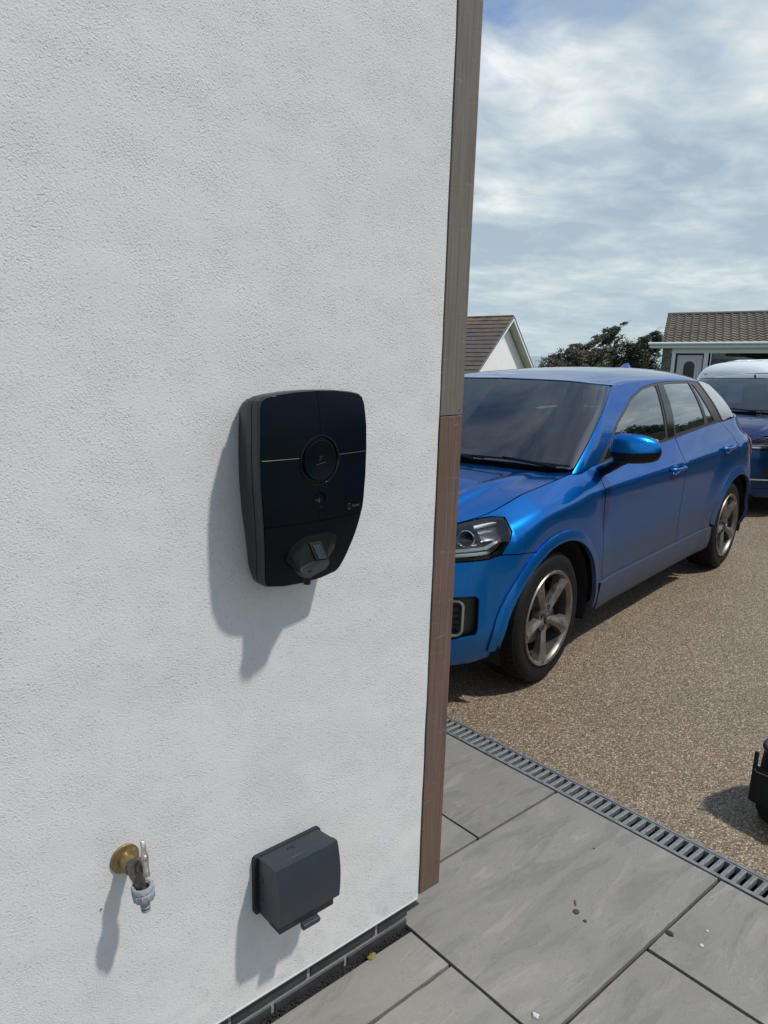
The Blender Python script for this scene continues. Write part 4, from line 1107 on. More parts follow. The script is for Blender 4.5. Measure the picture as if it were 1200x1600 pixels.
    stw = bmesh.new(); cW = Vector((1.02, X-.50, .93*K)); tilt = Matrix.Rotation(R(-25), 3, 'Y')
    add_tube(stw, [cW+tilt @ Vector((0, .18*math.cos(2*PI*k/28), .18*math.sin(2*PI*k/28))) for k in range(28)], .016, 8, True)
    for a in (0, PI, -PI/2): add_tube(stw, [cW+tilt @ Vector((0, .03*math.cos(a), .03*math.sin(a))), cW+tilt @ Vector((0, .17*math.cos(a), .17*math.sin(a)))], .018, 6)
    add_lathe(stw, cW+tilt @ Vector((.01, 0, 0)), tilt @ Vector((-1, 0, 0)), [(0, .07), (.03, .065), (.04, 0)], 18)
    bm_obj('steering_wheel', stw, DASH, root, True, angle=50)
    for y in (.50, X-.50):
        sb = bmesh.new()
        add_box(sb, -.25, .25, -.24, .24, -.08, .08, .05, 3, Matrix.Translation((1.50, y, .62*K)))
        rt = Matrix.Translation((1.76, y, .92*K)) @ Matrix.Rotation(R(16), 4, 'Y')
        add_box(sb, -.06, .06, -.235, .235, -.32, .30, .05, 3, rt); bm_obj('front_seat', sb, SEAT, root, True, angle=50)
        hb = bmesh.new(); add_box(hb, -.05, .05, -.13, .13, -.09, .09, .04, 3, Matrix.Translation((1.87, y, 1.30*K))); bm_obj('headrest', hb, SEAT, root, True, angle=50)
    sb = bmesh.new(); add_box(sb, 2.28, 2.8, .22, X-.22, .50*K, .70*K, .05, 3); add_box(sb, 2.74, 2.90, .22, X-.22, .66*K, 1.12*K, .05, 3)
    bm_obj('rear_seat', sb, SEAT, root, True, angle=50)
    for y in (.48, VC, X-.48):
        hb = bmesh.new(); add_box(hb, 2.80, 2.90, y-.11, y+.11, 1.12*K, 1.26*K, .035, 3); bm_obj('headrest', hb, SEAT, root, True, angle=50)
    bm = bmesh.new(); add_box(bm, .985, 1.02, VC-.115, VC+.115, 1.335*K, 1.395*K, .015, 3); add_tube(bm, [(1.0, VC, 1.38*K), (.98, VC, 1.43*K)], .01, 6); bm_obj('rear_view_mirror', bm, BLACKP, root)
    box('cabin_floor', .5, 3.5, .14, X-.14, .30*K, .33*K, INNER, root)
    # ---- wheels
    for (x, rot) in ((0, 48), (2.853, 44)):
        wheel(root, x, .0, -1, rot=rot)
        wheel(root, x, X, 1, rot=rot+20)
    return root
spq = Spec(); spq.kind = 'suv'; spq.zk = 1.0; spq.top = 1.0
YAW = R(7.55)
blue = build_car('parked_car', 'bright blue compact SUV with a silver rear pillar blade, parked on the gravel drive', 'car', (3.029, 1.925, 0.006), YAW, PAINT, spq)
spn = Spec(); spn.kind = 'hatch'; spn.zk = .955; spn.top = .86
U_ = Vector((math.cos(YAW), math.sin(YAW), 0)); V_ = Vector((-math.sin(YAW), math.cos(YAW), 0))
o2 = Vector((3.029, 1.925, .006))+U_*5.8+V_*.0
navy = build_car('parked_car', 'dark navy hatchback parked behind the bright blue car, a pale paper behind its windscreen', 'car', tuple(o2), YAW, PAINT2, spn)
# paper behind the navy car's windscreen
bm = bmesh.new(); add_box(bm, .93, .934, .98, 1.14, 1.03, 1.25, 0, 1); pp = bm_obj('windscreen_paper', bm, mat('pale_paper', (.50, .78, .72), .7), navy)
# ------------------------------------------------------------------ car charger on the wall
CX, CWY = .898, 1.215
ch = empty('car_charger', (CX, CWY, 1.33), label='black wall-mounted electric car charger with a round button and a holstered plug', cat='car charger')
LZ = 1.33
def yface(dx, z):   # world y of the bowed front, relative to the wall plane (negative = out)
    y = 1.1015+.0125*(dx/.137)**2
    if z < 1.31: y += .052*((1.31-z)/.18)**1.7
    if z > 1.44: y += .012*((z-1.44)/.09)**2
    return y-CWY
half = [(0, 1.5335), (.05, 1.532), (.095, 1.5275), (.118, 1.523), (.128, 1.516), (.1325, 1.503), (.1355, 1.46), (.137, 1.41), (.1355, 1.35), (.130, 1.285), (.120, 1.225), (.107, 1.168), (.1005, 1.148), (.092, 1.138), (.05, 1.1305), (0, 1.1285)]
outl = half+[(-a, z) for a, z in reversed(half[1:-1])]
def oscale(k, dz=0): return [(a*k, 1.335+(z-1.335)*(1-(1-k)*.55)+dz) for a, z in outl]
rings = [(.985, -.0, 0.0), (1.0, .0035, 0.), (1.004, .010, 0), (1.0, .0245, 0), (.985, .0255, 0), (.985, .0275, 0), (1.0, .0285, 0), (.992, .046, 0), (.960, .051, 0), (.935, .074, 0)]
bm = bmesh.new(); prev = None; P_ = []
for (k, dy, dz) in rings:
    ring = []
    for (a, z), (a0, z0) in zip(oscale(k), outl):
        y = yface(a0, z0)+dy; y = min(y, -.004); ring.append(bm.verts.new((a, y, z-LZ)))
    P_.append(ring)
ring = []
for (a, z) in oscale(.87): ring.append(bm.verts.new((a, -.0005, z-LZ)))
P_.append(ring)
for r0, r1 in zip(P_, P_[1:]):
    for i in range(len(r0)): bm.faces.new([r0[i], r0[(i+1) % len(r0)], r1[(i+1) % len(r0)], r1[i]])
bm_obj('charger_case', bm, BLACKP2, ch, True, angle=28)
ff = lambda a, z: (a, yface(a, z), z-LZ)
panel.outward = 1   # d/dx x d/dz = -y: outward
fo = oscale(.978)
def clipx(P, fn):   # keep part of polygon where fn>=0 (Sutherland-Hodgman on a straight or sampled cut)
    out = []
    for i in range(len(P)):
        a, b = P[i], P[(i+1) % len(P)]; fa, fb = fn(a), fn(b)
        if fa >= 0: out.append(a)
        if (fa >= 0) != (fb >= 0):
            t = fa/(fa-fb); out.append((a[0]+(b[0]-a[0])*t, a[1]+(b[1]-a[1])*t))
    return out
fo = _resample(fo, .006, .006)
zl = lambda a: 1.2625+.010*(a/.12)**2
gz = .0007
cut_up = lambda p: p[1]-(1.4055+gz); cut_mid_u = lambda p: (1.4055-gz)-p[1]; cut_mid_l = lambda p: p[1]-(zl(p[0])+gz); cut_low = lambda p: (zl(p[0])-gz)-p[1]
ring_c = (0.0, 1.397); dot_c = (0.0, 1.3165)
circ = lambda c, r, n=48: [(c[0]+r*math.cos(2*PI*k/n), c[1]+r*math.sin(2*PI*k/n)) for k in range(n)]
base_dark = panel('face_backing', ff, fo, BLACKP, ch, step=(.02, .02), thick=0, lift=-.0035)
def bite(P, c, r):  # take a circular bite out of a half panel's straight edge
    Q = []
    n = len(P); inside = [math.hypot(p[0]-c[0], p[1]-c[1]) < r for p in P]
    if not any(inside): return P
    st = next(i for i in range(n) if not inside[i] and inside[(i+1) % n])
    i = (st+1) % n
    while inside[i]: i = (i+1) % n
    a, b = P[st], P[i]
    # project both ends to the circle and walk the arc on the panel's side
    cm = (sum(p[0] for p in P)/n, sum(p[1] for p in P)/n)
    def proj_(p, q):
        lo, hi = 0., 1.
        for _ in range(30):
            m_ = (lo+hi)/2; x = p[0]+(q[0]-p[0])*m_; y = p[1]+(q[1]-p[1])*m_
            if math.hypot(x-c[0], y-c[1]) > r: lo = m_
            else: hi = m_
        return (p[0]+(q[0]-p[0])*lo, p[1]+(q[1]-p[1])*lo)
    pa = proj_(a, P[(st+1) % n]); pb = proj_(b, P[(i-1) % n])
    t0 = math.atan2(pa[1]-c[1], pa[0]-c[0]); t1 = math.atan2(pb[1]-c[1], pb[0]-c[0]); tc = math.atan2(cm[1]-c[1], cm[0]-c[0])
    d = (t1-t0) % (2*PI); dc = (tc-t0) % (2*PI)
    if dc > d: d -= 2*PI
    arc = [(c[0]+r*math.cos(t0+d*k/20), c[1]+r*math.sin(t0+d*k/20)) for k in range(21)]
    res = []; j = i
    while True:
        res.append(P[j]); 
        if j == st: break
        j = (j+1) % n
    return res+arc
for sg in (1, -1):
    side = lambda p: sg*p[0]-.0005
    up = clipx(clipx(fo, cut_up), side); up = bite(_resample(up, .002, .002), ring_c, .0490)
    panel('face_panel', ff, up, CHG_FACE, ch, step=(.012, .012), thick=.003)
    md = clipx(clipx(clipx(fo, cut_mid_u), cut_mid_l), side); md = bite(bite(_resample(md, .002, .002), ring_c, .0490), dot_c, .0172)
    panel('face_panel', ff, md, CHG_FACE, ch, step=(.012, .012), thick=.003)
lw = clipx(fo, cut_low)
panel('lower_cover', ff, _resample(lw, .004, .004), CHG_FACE, ch, step=(.01, .01), thick=.003)
# edge highlight of the cross groove, painted as a fine paler grey bead
for (xa, xb) in ((-.132, -.0505), (.0505, .1325)):
    tube('groove_highlight', [(xa+(xb-xa)*k/8, yface(xa+(xb-xa)*k/8, 1.4045)-.0002, 1.4045-LZ) for k in range(9)], .00045, mat('groove_line', (.10, .10, .105), .4), ch, 5)
# round button in its dished ring
yc = yface(0, 1.397)
lathe('button_ring', (0, yc, 1.397-LZ), (0, -1, 0), [(.0002, .0490), (.0006, .0482), (-.001, .0470), (-.0065, .0432), (-.008, .0420), (-.008, .0)], BLACKG, ch, 72, angle=30)
lathe('button', (0, yc, 1.397-LZ), (0, -1, 0), [(-.0078, .0415), (-.001, .0412), (.0015, .0402), (.0022, .0388), (.0012, .0368), (.0012, .0)], CHG_FACE, ch, 72, angle=30)
by = yc-.0014
bm = bmesh.new()
def stroke(bm, p, q, w, y):
    p = Vector(p); q = Vector(q); d = (q-p).normalized(); nrm = Vector((-d.y, d.x))*w/2
    c_ = [p+nrm, p-nrm, q-nrm, q+nrm]; add_prism(bm, [(c.x, c.y) for c in c_], lambda a, b: Vector((a, y, b+1.397-LZ)), lambda a, b: Vector((a, y+.0004, b+1.397-LZ)))
stroke(bm, (-.010, -.0085), (.013, -.0045), .0009, by); bm_obj('emblem', bm, CHG_PRINT, ch)
bm = bmesh.new(); stroke(bm, (-.003, -.001), (.004, .0075), .0022, by); stroke(bm, (-.003, .007), (.0045, .0085), .0018, by); bm_obj('emblem', bm, INNER, ch)
yd = yface(0, 1.3165)
lathe('reader_ring', (0, yd, 1.3165-LZ), (0, -1, 0), [(.0003, .0172), (.0003, .0164), (-.0025, .0150), (-.003, .0)], CHG_FACE, ch, 40, angle=30)
bm = bmesh.new()
for k, rr in enumerate((.0025, .0048, .0071)):
    pts = [(-.005+rr*math.cos(a)*1.0, yd+.0022, 1.3165-LZ+rr*math.sin(a)*.9) for a in np.linspace(-.8, .8, 8)]
    add_tube(bm, pts, .0007, 5)
add_tube(bm, [(-.0075, yd+.0022, 1.3165-LZ-.002), (-.0075, yd+.0022, 1.3165-LZ+.002)], .001, 5)
bm_obj('contactless_mark', bm, CHG_PRINT, ch)
# maker's mark
zt = 1.293; xt = .083; yt = yface(xt+.015, zt)-.0005
ang = math.atan2(yface(xt+.03, zt)-yface(xt, zt), .03)
bm = bmesh.new(); add_tube(bm, [(xt+dx_, yface(xt, zt)-.0004, zt-LZ+dz_) for dx_, dz_ in round_poly([(-.0042, -.006), (.0042, -.006), (.0042, .006), (-.0042, .006)], .004, 5)], .00045, 4, True)
add_tube(bm, [(xt, yface(xt, zt)-.0004, zt-LZ-.003), (xt, yface(xt, zt)-.0004, zt-LZ+.003)], .0006, 4); bm_obj('maker_badge', bm, CHG_PRINT, ch)
mt = Matrix.Translation((xt+.0195, yt-.0003, zt-LZ)) @ Matrix.Rotation(ang, 4, 'Z') @ Matrix.Rotation(R(90), 4, 'X')
text_mesh('lettering', 'Zaptec', .0085, mt, CHG_PRINT, ch, .0002)
HOLM = m_var('holster_black', (.006, .0075, .008), (.008, .0095, .010), 40, .30, .0003, .2, Specular_IOR_Level=.22)
# plug holster: a cowl that swells out of the lower cover and hangs forward
def blend(t): return t*t*(3-2*t)
base_o = round_poly([(-.058, 1.185), (-.066, 1.205), (-.056, 1.230), (-.036, 1.243), (.030, 1.246), (.060, 1.235), (.060, 1.203), (.046, 1.170), (.002, 1.153), (-.034, 1.166)], .020, 4)
tip_o = round_poly([(-.052, 1.172), (-.050, 1.188), (-.030, 1.215), (-.022, 1.230), (.012, 1.231), (.024, 1.222), (.026, 1.190), (.014, 1.174), (-.018, 1.165), (-.038, 1.162)], .010, 4)
def hy(x, z): # surface of the cowl end, leaning out towards its foot
    return yface(x, 1.2)-.034+.016*((z-1.155)/.06)
bm = bmesh.new(); prev = None; rows = []
for t in np.linspace(0, 1, 12):
    ring = []
    for (a, z), (a2, z2) in zip(base_o, tip_o):
        k = t**.75; x = a*(1-k)+a2*k; zz = z*(1-k)+z2*k
        k2 = t**1.2; y = (yface(x, z)-.0005)*(1-k2)+(hy(x, z2)+.002)*k2
        ring.append(bm.verts.new((x, y, zz-LZ)))
    rows.append(ring)
for r0, r1 in zip(rows, rows[1:]):
    for i in range(len(r0)): bm.faces.new([r0[i], r0[(i+1) % len(r0)], r1[(i+1) % len(r0)], r1[i]])
bm.faces.new(rows[-1]); hol = bm_obj('plug_holster', bm, HOLM, ch, True, angle=50)
# the plug in it: grey-green nose plate, latch in a slot, cable stub below
nose_p = round_poly([(-.055, 1.178), (-.050, 1.184), (-.022, 1.1905), (-.008, 1.1925), (.022, 1.191), (.024, 1.185), (.011, 1.174), (-.019, 1.167), (-.041, 1.162)], .004, 3)
prism('plug_nose', nose_p, lambda x, z: Vector((x, hy(x, z)-.003, z-LZ)), lambda x, z: Vector((x, hy(x, z)+.02, z-LZ)), BLACKP2, ch, .0015)
prism('latch_slot', [(-.008, 1.1935), (-.020, 1.229), (.010, 1.229), (.022, 1.1920)], lambda x, z: Vector((x, hy(x, z)-.0012, z-LZ)), lambda x, z: Vector((x, hy(x, z)+.03, z-LZ)), INNER, ch)
prism('latch', [(-.003, 1.1945), (-.0135, 1.2235), (.0065, 1.2230), (.0168, 1.1935)], lambda x, z: Vector((x, hy(x, z)-.0032, z-LZ)), lambda x, z: Vector((x, hy(x, z)+.02, z-LZ)), BOXM, ch, .0008)
tube('cable_stub', [(-.030, hy(0, 1.170)+.009, 1.178-LZ), (-.030, hy(0, 1.17)+.009, 1.162-LZ), (-.029, hy(0, 1.17)+.010, 1.147-LZ)], [.011, .009, .0075], BLACKP, ch, 12)

# ------------------------------------------------------------------ outdoor socket box
BX0, BX1 = .808, .984
bxo = empty('outdoor_socket', (.895, CWY, .41), label='dark grey weatherproof socket box with a hinged lid, below the charger', cat='socket')
def W2(x, y, z): return Vector((x-.895, y-CWY, z-.41))
bm = bmesh.new(); pr = round_poly([(BX0-.009, .328), (BX1+.010, .328), (BX1+.010, .4785), (BX0-.009, .4785)], .010, 4)
add_prism(bm, pr, lambda x, z: W2(x, 1.2148, z), lambda x, z: W2(x, 1.2035, z)); bm_obj('wall_gasket', bm, BOXDARK, bxo)
bm = bmesh.new(); sidep = [(1.2035, .336), (1.2035, .4775), (1.1490, .4858), (1.1490, .336)]
add_prism(bm, sidep, lambda y, z: W2(BX0, y, z), lambda y, z: W2(BX1, y, z)); bmesh.ops.bevel(bm, geom=bm.edges[:], offset=.0006, segments=1, profile=.5, affect='EDGES')
bm_obj('box_body', bm, BOXM, bxo, True, angle=40)
bm = bmesh.new(); lid = [(1.1487, .345), (1.1487, .4862), (1.137, .4878), (1.1315, .4870), (1.1265, .471), (1.1215, .448), (1.1185, .425), (1.1175, .40), (1.1185, .372), (1.121, .3465)]
add_prism(bm, lid, lambda y, z: W2(BX0-.0005, y, z), lambda y, z: W2(BX1+.0015, y, z))
bmesh.ops.bevel(bm, geom=[e for e in bm.edges if e.calc_face_angle(0) > R(30) and min(v.co.y for v in e.verts) < 1.147-CWY], offset=.0034, segments=4, profile=.5, affect='EDGES')
bm_obj('hinged_lid', bm, BOXM, bxo, True, angle=32)
bm = bmesh.new(); add_box(bm, .812-.895, .970-.895, 1.124-CWY, 1.165-CWY, .327-.41, .3445-.41, .0015, 2); add_box(bm, .812-.895, .970-.895, 1.165-CWY, 1.195-CWY, .330-.41, .336-.41, .0015, 2); bm_obj('lid_skirt', bm, BOXDARK, bxo)
bm = bmesh.new(); lt = [(1.124, .3295), (1.112, .327), (1.110, .3225), (1.113, .3135), (1.119, .3125), (1.127, .319)]
add_prism(bm, lt, lambda y, z: W2(.872, y, z), lambda y, z: W2(.920, y, z)); bmesh.ops.bevel(bm, geom=bm.edges[:], offset=.0012, segments=2, profile=.5, affect='EDGES'); bm_obj('lid_latch', bm, BOXM, bxo)
def knock(c, ax, r=.0095):
    a, b, n_ = frame(ax); bm = bmesh.new(); add_tube(bm, [Vector(c)+(a*math.cos(2*PI*k/28)+b*math.sin(2*PI*k/28))*r for k in range(28)], .0009, 4, True); bm_obj('knockout_ring', bm, BOXDARK, bxo, True)
knock(W2(.885, 1.178, .4808+.0003), (0, -.125, 1)); knock(W2(BX0-.0002, 1.190, .430), (1, 0, 0)); knock(W2(BX0-.0002, 1.190, .382), (1, 0, 0))
for xx in (.838, .950):
    bm = bmesh.new(); add_box(bm, xx-.006-.895, xx+.006-.895, 1.1535-CWY, 1.1545-CWY, .4838-.41, .4846-.41); add_box(bm, xx+.0-.895, xx+.005-.895, 1.156-CWY, 1.1605-CWY, .4828-.41, .4842-.41); add_box(bm, xx-.006-.895, xx-.0052-.895, 1.1545-CWY, 1.163-CWY, .4828-.41, .4840-.41); bm_obj('lid_catch', bm, INNER, bxo)

# ------------------------------------------------------------------ garden tap
TX, TZ = .495, .615
tp = empty('garden_tap', (TX, CWY, TZ), label='brass wall-plate garden tap with a grey hose connector, low on the white wall', cat='tap')
def T(x, y, z): return (x-TX, y-CWY, z-TZ)
lathe('wall_plate', T(TX, 1.2155, TZ), (0, -1, 0), [(0, .031), (.0035, .031), (.0045, .0298), (.0048, .020), (.006, .0175), (.012, .0165), (.032, .0155), (.036, .0155), (.036, .009)], BRASS, tp, 48, angle=35)
for (a, m_) in ((150, 'dark'), (38, 'steel')):
    c = T(TX+.0245*math.cos(R(a)), 1.2115, TZ+.0245*math.sin(R(a)))
    if m_ == 'dark': lathe('screw_hole', c, (0, -1, 0), [(0, .0042), (.0004, .0042), (.0004, 0)], mat('dark_red_hole', (.03, .008, .006), .7), tp, 14)
    else: lathe('screw', c, (0, -1, 0), [(0, .0042), (.0012, .004), (.0016, .002), (.0012, 0)], NICKEL, tp, 14)
lathe('tap_neck', T(TX, 1.184, TZ), (0, -1, .08), [(0, .0125), (.004, .0125), (.006, .0100), (.020, .0100), (.022, .013), (.034, .0145), (.040, .013), (.041, 0)], BRONZE, tp, 24, angle=40)
lathe('union_nut', T(TX, 1.186, TZ), (0, -1, .08), [(.002, .0), (.002, .0165), (.011, .0165), (.0125, .0145), (.0125, 0)], BRONZE, tp, 6, smooth=False)
bm = bmesh.new(); add_lathe(bm, T(TX+.001, 1.160, TZ+.008), (0, -.42, -1), [(-.020, .0), (-.020, .012), (-.012, .0165), (.0, .0175), (.010, .0165), (.020, .0125), (.030, .0125), (.036, .0125), (.036, 0)], 28)
bm_obj('tap_body', bm, BRONZE, tp, True, angle=40)
lathe('bonnet_nut', T(TX+.002, 1.154, TZ+.016), (0, -1, .42), [(-.004, .0165), (.004, .0165), (.0065, .0150), (.0065, .010), (.014, .0085), (.016, 0)], BRONZE, tp, 24, angle=30)
bm = bmesh.new(); Rr = Matrix.Translation(T(TX+.007, 1.134, TZ+.048)) @ Matrix.Rotation(R(-20), 4, 'X') @ Matrix.Rotation(R(4), 4, 'Y')
def tm(p): return Rr @ Vector(p)
rows = []
for (z, w_, d_) in ((.031, .0040, .0022), (.030, .0052, .0030), (.012, .0048, .0030), (.006, .0070, .0038), (.000, .0078, .0045), (-.006, .0068, .0045), (-.010, .0058, .0050), (-.024, .0056, .0060), (-.031, .0066, .0070), (-.034, .0055, .006)):
    rows.append([bm.verts.new(tm((w_*math.copysign(abs(math.cos(a))**.6, math.cos(a)), d_*math.copysign(abs(math.sin(a))**.6, math.sin(a)), z))) for a in [2*PI*k/14 for k in range(14)]])
for r0, r1 in zip(rows, rows[1:]):
    for k in range(14): bm.faces.new([r0[k], r0[(k+1) % 14], r1[(k+1) % 14], r1[k]])
bm.faces.new(rows[0]); bm.faces.new(rows[-1]); bm_obj('tap_lever', bm, NICKEL, tp, True, angle=50)
lathe('lever_screw', tm((0, -.0045, 0)), Rr.to_3x3() @ Vector((0, -1, 0)), [(0, .0052), (.002, .0050), (.003, .003), (.003, 0)], NICKEL, tp, 14)
# grey connector
A0 = Vector(T(TX+.001, 1.1385, TZ-.012)); axd = Vector((.06, -.12, -1)).normalized()
lathe('connector_collar', A0, axd, [(.004, .013), (.0, .0165), (.0, .0205), (.002, .0215), (.009, .0218), (.0105, .0205), (.0105, .018)], HOSEP, tp, 40, angle=35)
lathe('connector_body', A0, axd, [(.011, .018), (.011, .0205), (.013, .0218), (.027, .0205), (.0295, .0185), (.031, .010), (.033, .0085), (.040, .0085), (.0405, .0098), (.046, .0098), (.047, .0078), (.049, .0078), (.050, .0094), (.054, .0092), (.056, .0065), (.050, .005)], HOSEP, tp, 40, angle=35)
a_, b_, c_ = frame(axd); bm = bmesh.new()
for k in range(12):
    t = 2*PI*k/12; d_ = a_*math.cos(t)+b_*math.sin(t)
    add_tube(bm, [A0+c_*.0125+d_*.0216, A0+c_*.028+d_*.0205], .0011, 5); add_tube(bm, [A0+c_*.0015+d_*.0212, A0+c_*.0095+d_*.0218], .0010, 5)
bm_obj('grip_rib', bm, HOSEP, tp, True)
lathe('sealing_ring', A0+c_*.0482, axd, [(-.0012, .0078), (-.0012, .0090), (.0012, .0090), (.0012, .0078)], BOXDARK, tp, 30)
# small marks on the render: a crumb and a chip
lump('render_crumb', .43, 0, .002, MUD, 'tiny dark speck stuck on the white wall left of the tap shadow', 'speck', .5, sd=21); o = bpy.data.objects['render_crumb']; o.location = (.440, 1.2145, .524)

# ------------------------------------------------------------------ tool bag at the right edge
BAGF = m_var('black_nylon', (.004, .0045, .005), (.008, .0085, .009), 60, .8, .0012, .5)
bg = empty('tool_bag', (2.812, .720, 0), R(-12), label='black open-top tool bag with a yellow badge at the right edge of the view', cat='tool bag')
def oval(rx, ry, n=36, e=.55): return [(rx*math.copysign(abs(math.cos(2*PI*k/n))**e, math.cos(2*PI*k/n)), ry*math.copysign(abs(math.sin(2*PI*k/n))**e, math.sin(2*PI*k/n))) for k in range(n)]
bm = bmesh.new(); rows = []
for (z, rx, ry) in ((.004, .135, .105), (.0, .145, .115), (.03, .160, .125), (.10, .168, .130), (.20, .165, .127), (.262, .160, .122), (.262, .150, .112), (.06, .145, .108)):
    rows.append([bm.verts.new((x*(1+.01*mnoise.noise(Vector((x*9, y*9, z*20)))), y, z)) for x, y in oval(rx, ry)])
for r0, r1 in zip(rows, rows[1:]):
    for k in range(36): bm.faces.new([r0[k], r0[(k+1) % 36], r1[(k+1) % 36], r1[k]])
bm.faces.new(rows[0]); bm.faces.new(rows[-1]); bm_obj('bag_body', bm, BAGF, bg, True, angle=40)
tube('bag_rim', [(x, y, .268) for x, y in oval(.158, .120)], .011, BLACKP2, bg, 10, True)
tube('shoulder_handle', [(-.13, -.02, .262), (-.135, -.10, .255), (-.06, -.145, .235), (.06, -.145, .235), (.13, -.10, .255), (.13, -.02, .262)], .011, BLACKP, bg, 8)
for k, (px_, py_) in enumerate(((-.166, .072), (-.172, -.070))):
    bm = bmesh.new(); add_box(bm, px_-.018, px_+.006, py_-.036, py_+.036, .07, .205, .010, 3); bm_obj('side_pocket', bm, BAGF, bg, True, angle=50)
tube('pocket_binding', [(-.186, .034, .204), (-.189, .05, .196), (-.189, .085, .193), (-.180, .108, .204)], .0016, mat('tan_binding', (.30, .26, .19), .7), bg, 6)
bm = bmesh.new(); add_box(bm, -.186, -.176, .090, .104, .19, .262, .004, 2); bm_obj('tool_loop', bm, BAGF, bg)
bm = bmesh.new(); add_box(bm, -.172, -.163, .010, .040, .205, .252, .003, 2); bm_obj('yellow_badge', bm, mat('yellow_badge', (.62, .42, .02), .5), bg)
bm = bmesh.new(); add_box(bm, -.176, -.168, -.03, .03, .040, .052, .002, 2); bm_obj('webbing_loop', bm, mat('grey_webbing', (.06, .06, .06), .8), bg)
# ------------------------------------------------------------------ far bungalow on the right
WH = mat('white_upvc', (.62, .66, .68), .4); WALLW = m_var('white_house_wall', (.80, .80, .77), (.85, .85, .82), 2, .8)
STONE = m_var('grey_stone', (.085, .08, .072), (.17, .16, .14), 5, .85, .02)
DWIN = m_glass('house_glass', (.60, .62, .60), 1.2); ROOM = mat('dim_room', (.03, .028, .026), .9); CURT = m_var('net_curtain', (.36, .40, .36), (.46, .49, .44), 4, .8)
def m_tile(name, stops, moss):
    m = mat(name, stops[0], .85); n = N(m); v = n.coord('Object')
    a = n.noise(v, 1.3, 6, .65, .4); b = n.voro(v, 3.2, out='Color'); sp = n.n.new('ShaderNodeSeparateColor'); n.l.new(b, sp.inputs[0])
    col = n.ramp(a, [(.3, stops[0]), (.55, stops[1]), (.75, stops[2])]); col = n.mix(.35, col, n.ramp(sp.outputs[0], [(0, stops[0]), (1, stops[2])]))
    sepz = n.n.new('ShaderNodeSeparateXYZ'); n.l.new(v, sepz.inputs[0])
    mz = n.math('MULTIPLY', n.ramp(n.noise(v, 1.1, 5, .7), [(.42, 0.), (.58, 1.)]), n.ramp(n.math('MULTIPLY', sepz.outputs[2], .1), moss)); col = n.mix(mz, col, (.21, .12, .045))
    sp2 = n.voro(v, 2.1); col = n.mix(n.ramp(sp2, [(.0, 1.), (.06, 0.)]), col, (.42, .41, .37)); n.set(color=col); return m
def house_frame(P0, xd, yd):
    return Matrix(((xd[0], yd[0], 0, P0[0]), (xd[1], yd[1], 0, P0[1]), (0, 0, 1, P0[2]), (0, 0, 0, 1)))
TILE1 = m_tile('brown_roof_tiles', [(.075, .066, .056), (.115, .102, .086), (.165, .15, .125)], [(.0, .15), (1., .15)])
bw = empty('bungalow', (31.0, 15.81, -.47), label='low bungalow with a brown pantile roof, stone end and white front door, behind the cars', cat='house')
bw.matrix_world = house_frame((31.0, 15.81, -.47), (.423, -.906), (.906, .423))
EZ = 2.57   # eave height above its ground
Lr = 16.0; run = 3.6; rise = 1.28; x0r = .22; xr0 = .24
# tiled slope: rolls across, courses up the slope
bm = bmesh.new(); courses = 12; roll = .30
for c in range(courses):
    t0, t1 = c/courses, (c+1)/courses
    xs0 = x0r+(xr0-x0r)*t0; prevb = None
    n = int((Lr)/roll*4)
    for k in range(n+1):
        x = xs0+(Lr-xs0)*k/n; ph = (x/roll) % 1.0
        h = .055*max(0, math.sin(PI*ph/.45)) if ph < .45 else -.012
        q = [bm.verts.new((x, run*t0, EZ+rise*t0+h+.045)), bm.verts.new((x, run*(t1+.01), EZ+rise*t1+h+.012)), bm.verts.new((x, run*t0, EZ+rise*t0+h+.012))]
        if prevb: bm.faces.new([prevb[0], q[0], q[1], prevb[1]]); bm.faces.new([prevb[2], q[2], q[0], prevb[0]])
        prevb = q
tl_ = bm_obj('roof_tiles', bm, TILE1, bw); tl_['kind'] = 'stuff'
prism('roof', [(0, EZ-.02), (run, EZ+rise-.02), (run*2, EZ-.02)], lambda y, z: Vector((xr0 if z > EZ+.5 else x0r, y, z)), lambda y, z: Vector((Lr, y, z)), TILE1, bw)
tube('ridge', [(xr0, run, EZ+rise+.03), (Lr, run, EZ+rise+.03)], .09, TILE1, bw, 8)
box('fascia', -.22, Lr, -.10, -.05, EZ-.20, EZ-.03, WH, bw); tube('gutter', [(-.28, -.15, EZ-.03), (Lr, -.15, EZ-.03)], .06, WH, bw, 8)
box('soffit', -.1, Lr, -.05, .6, EZ-.22, EZ-.19, WH, bw)
box('stone_pier', .28, .62, .12, 6.2, 0, EZ-.21, STONE, bw)
for k in range(11):
    for j in range(2):
        bm = bmesh.new(); a = .272+(.17 if j else 0); add_box(bm, a+.004, a+.17, .095, .13, .05+k*.21+.01, .05+(k+1)*.21-.01, .012, 1); bm_obj('stone', bm, STONE, bpy.data.objects['stone_pier'])
box('back_wall', .62, Lr, 1.2, 6.2, 0, EZ-.22, WALLW, bw)
box('lintel', .62, Lr, .15, .30, EZ-.42, EZ-.22, WH, bw)
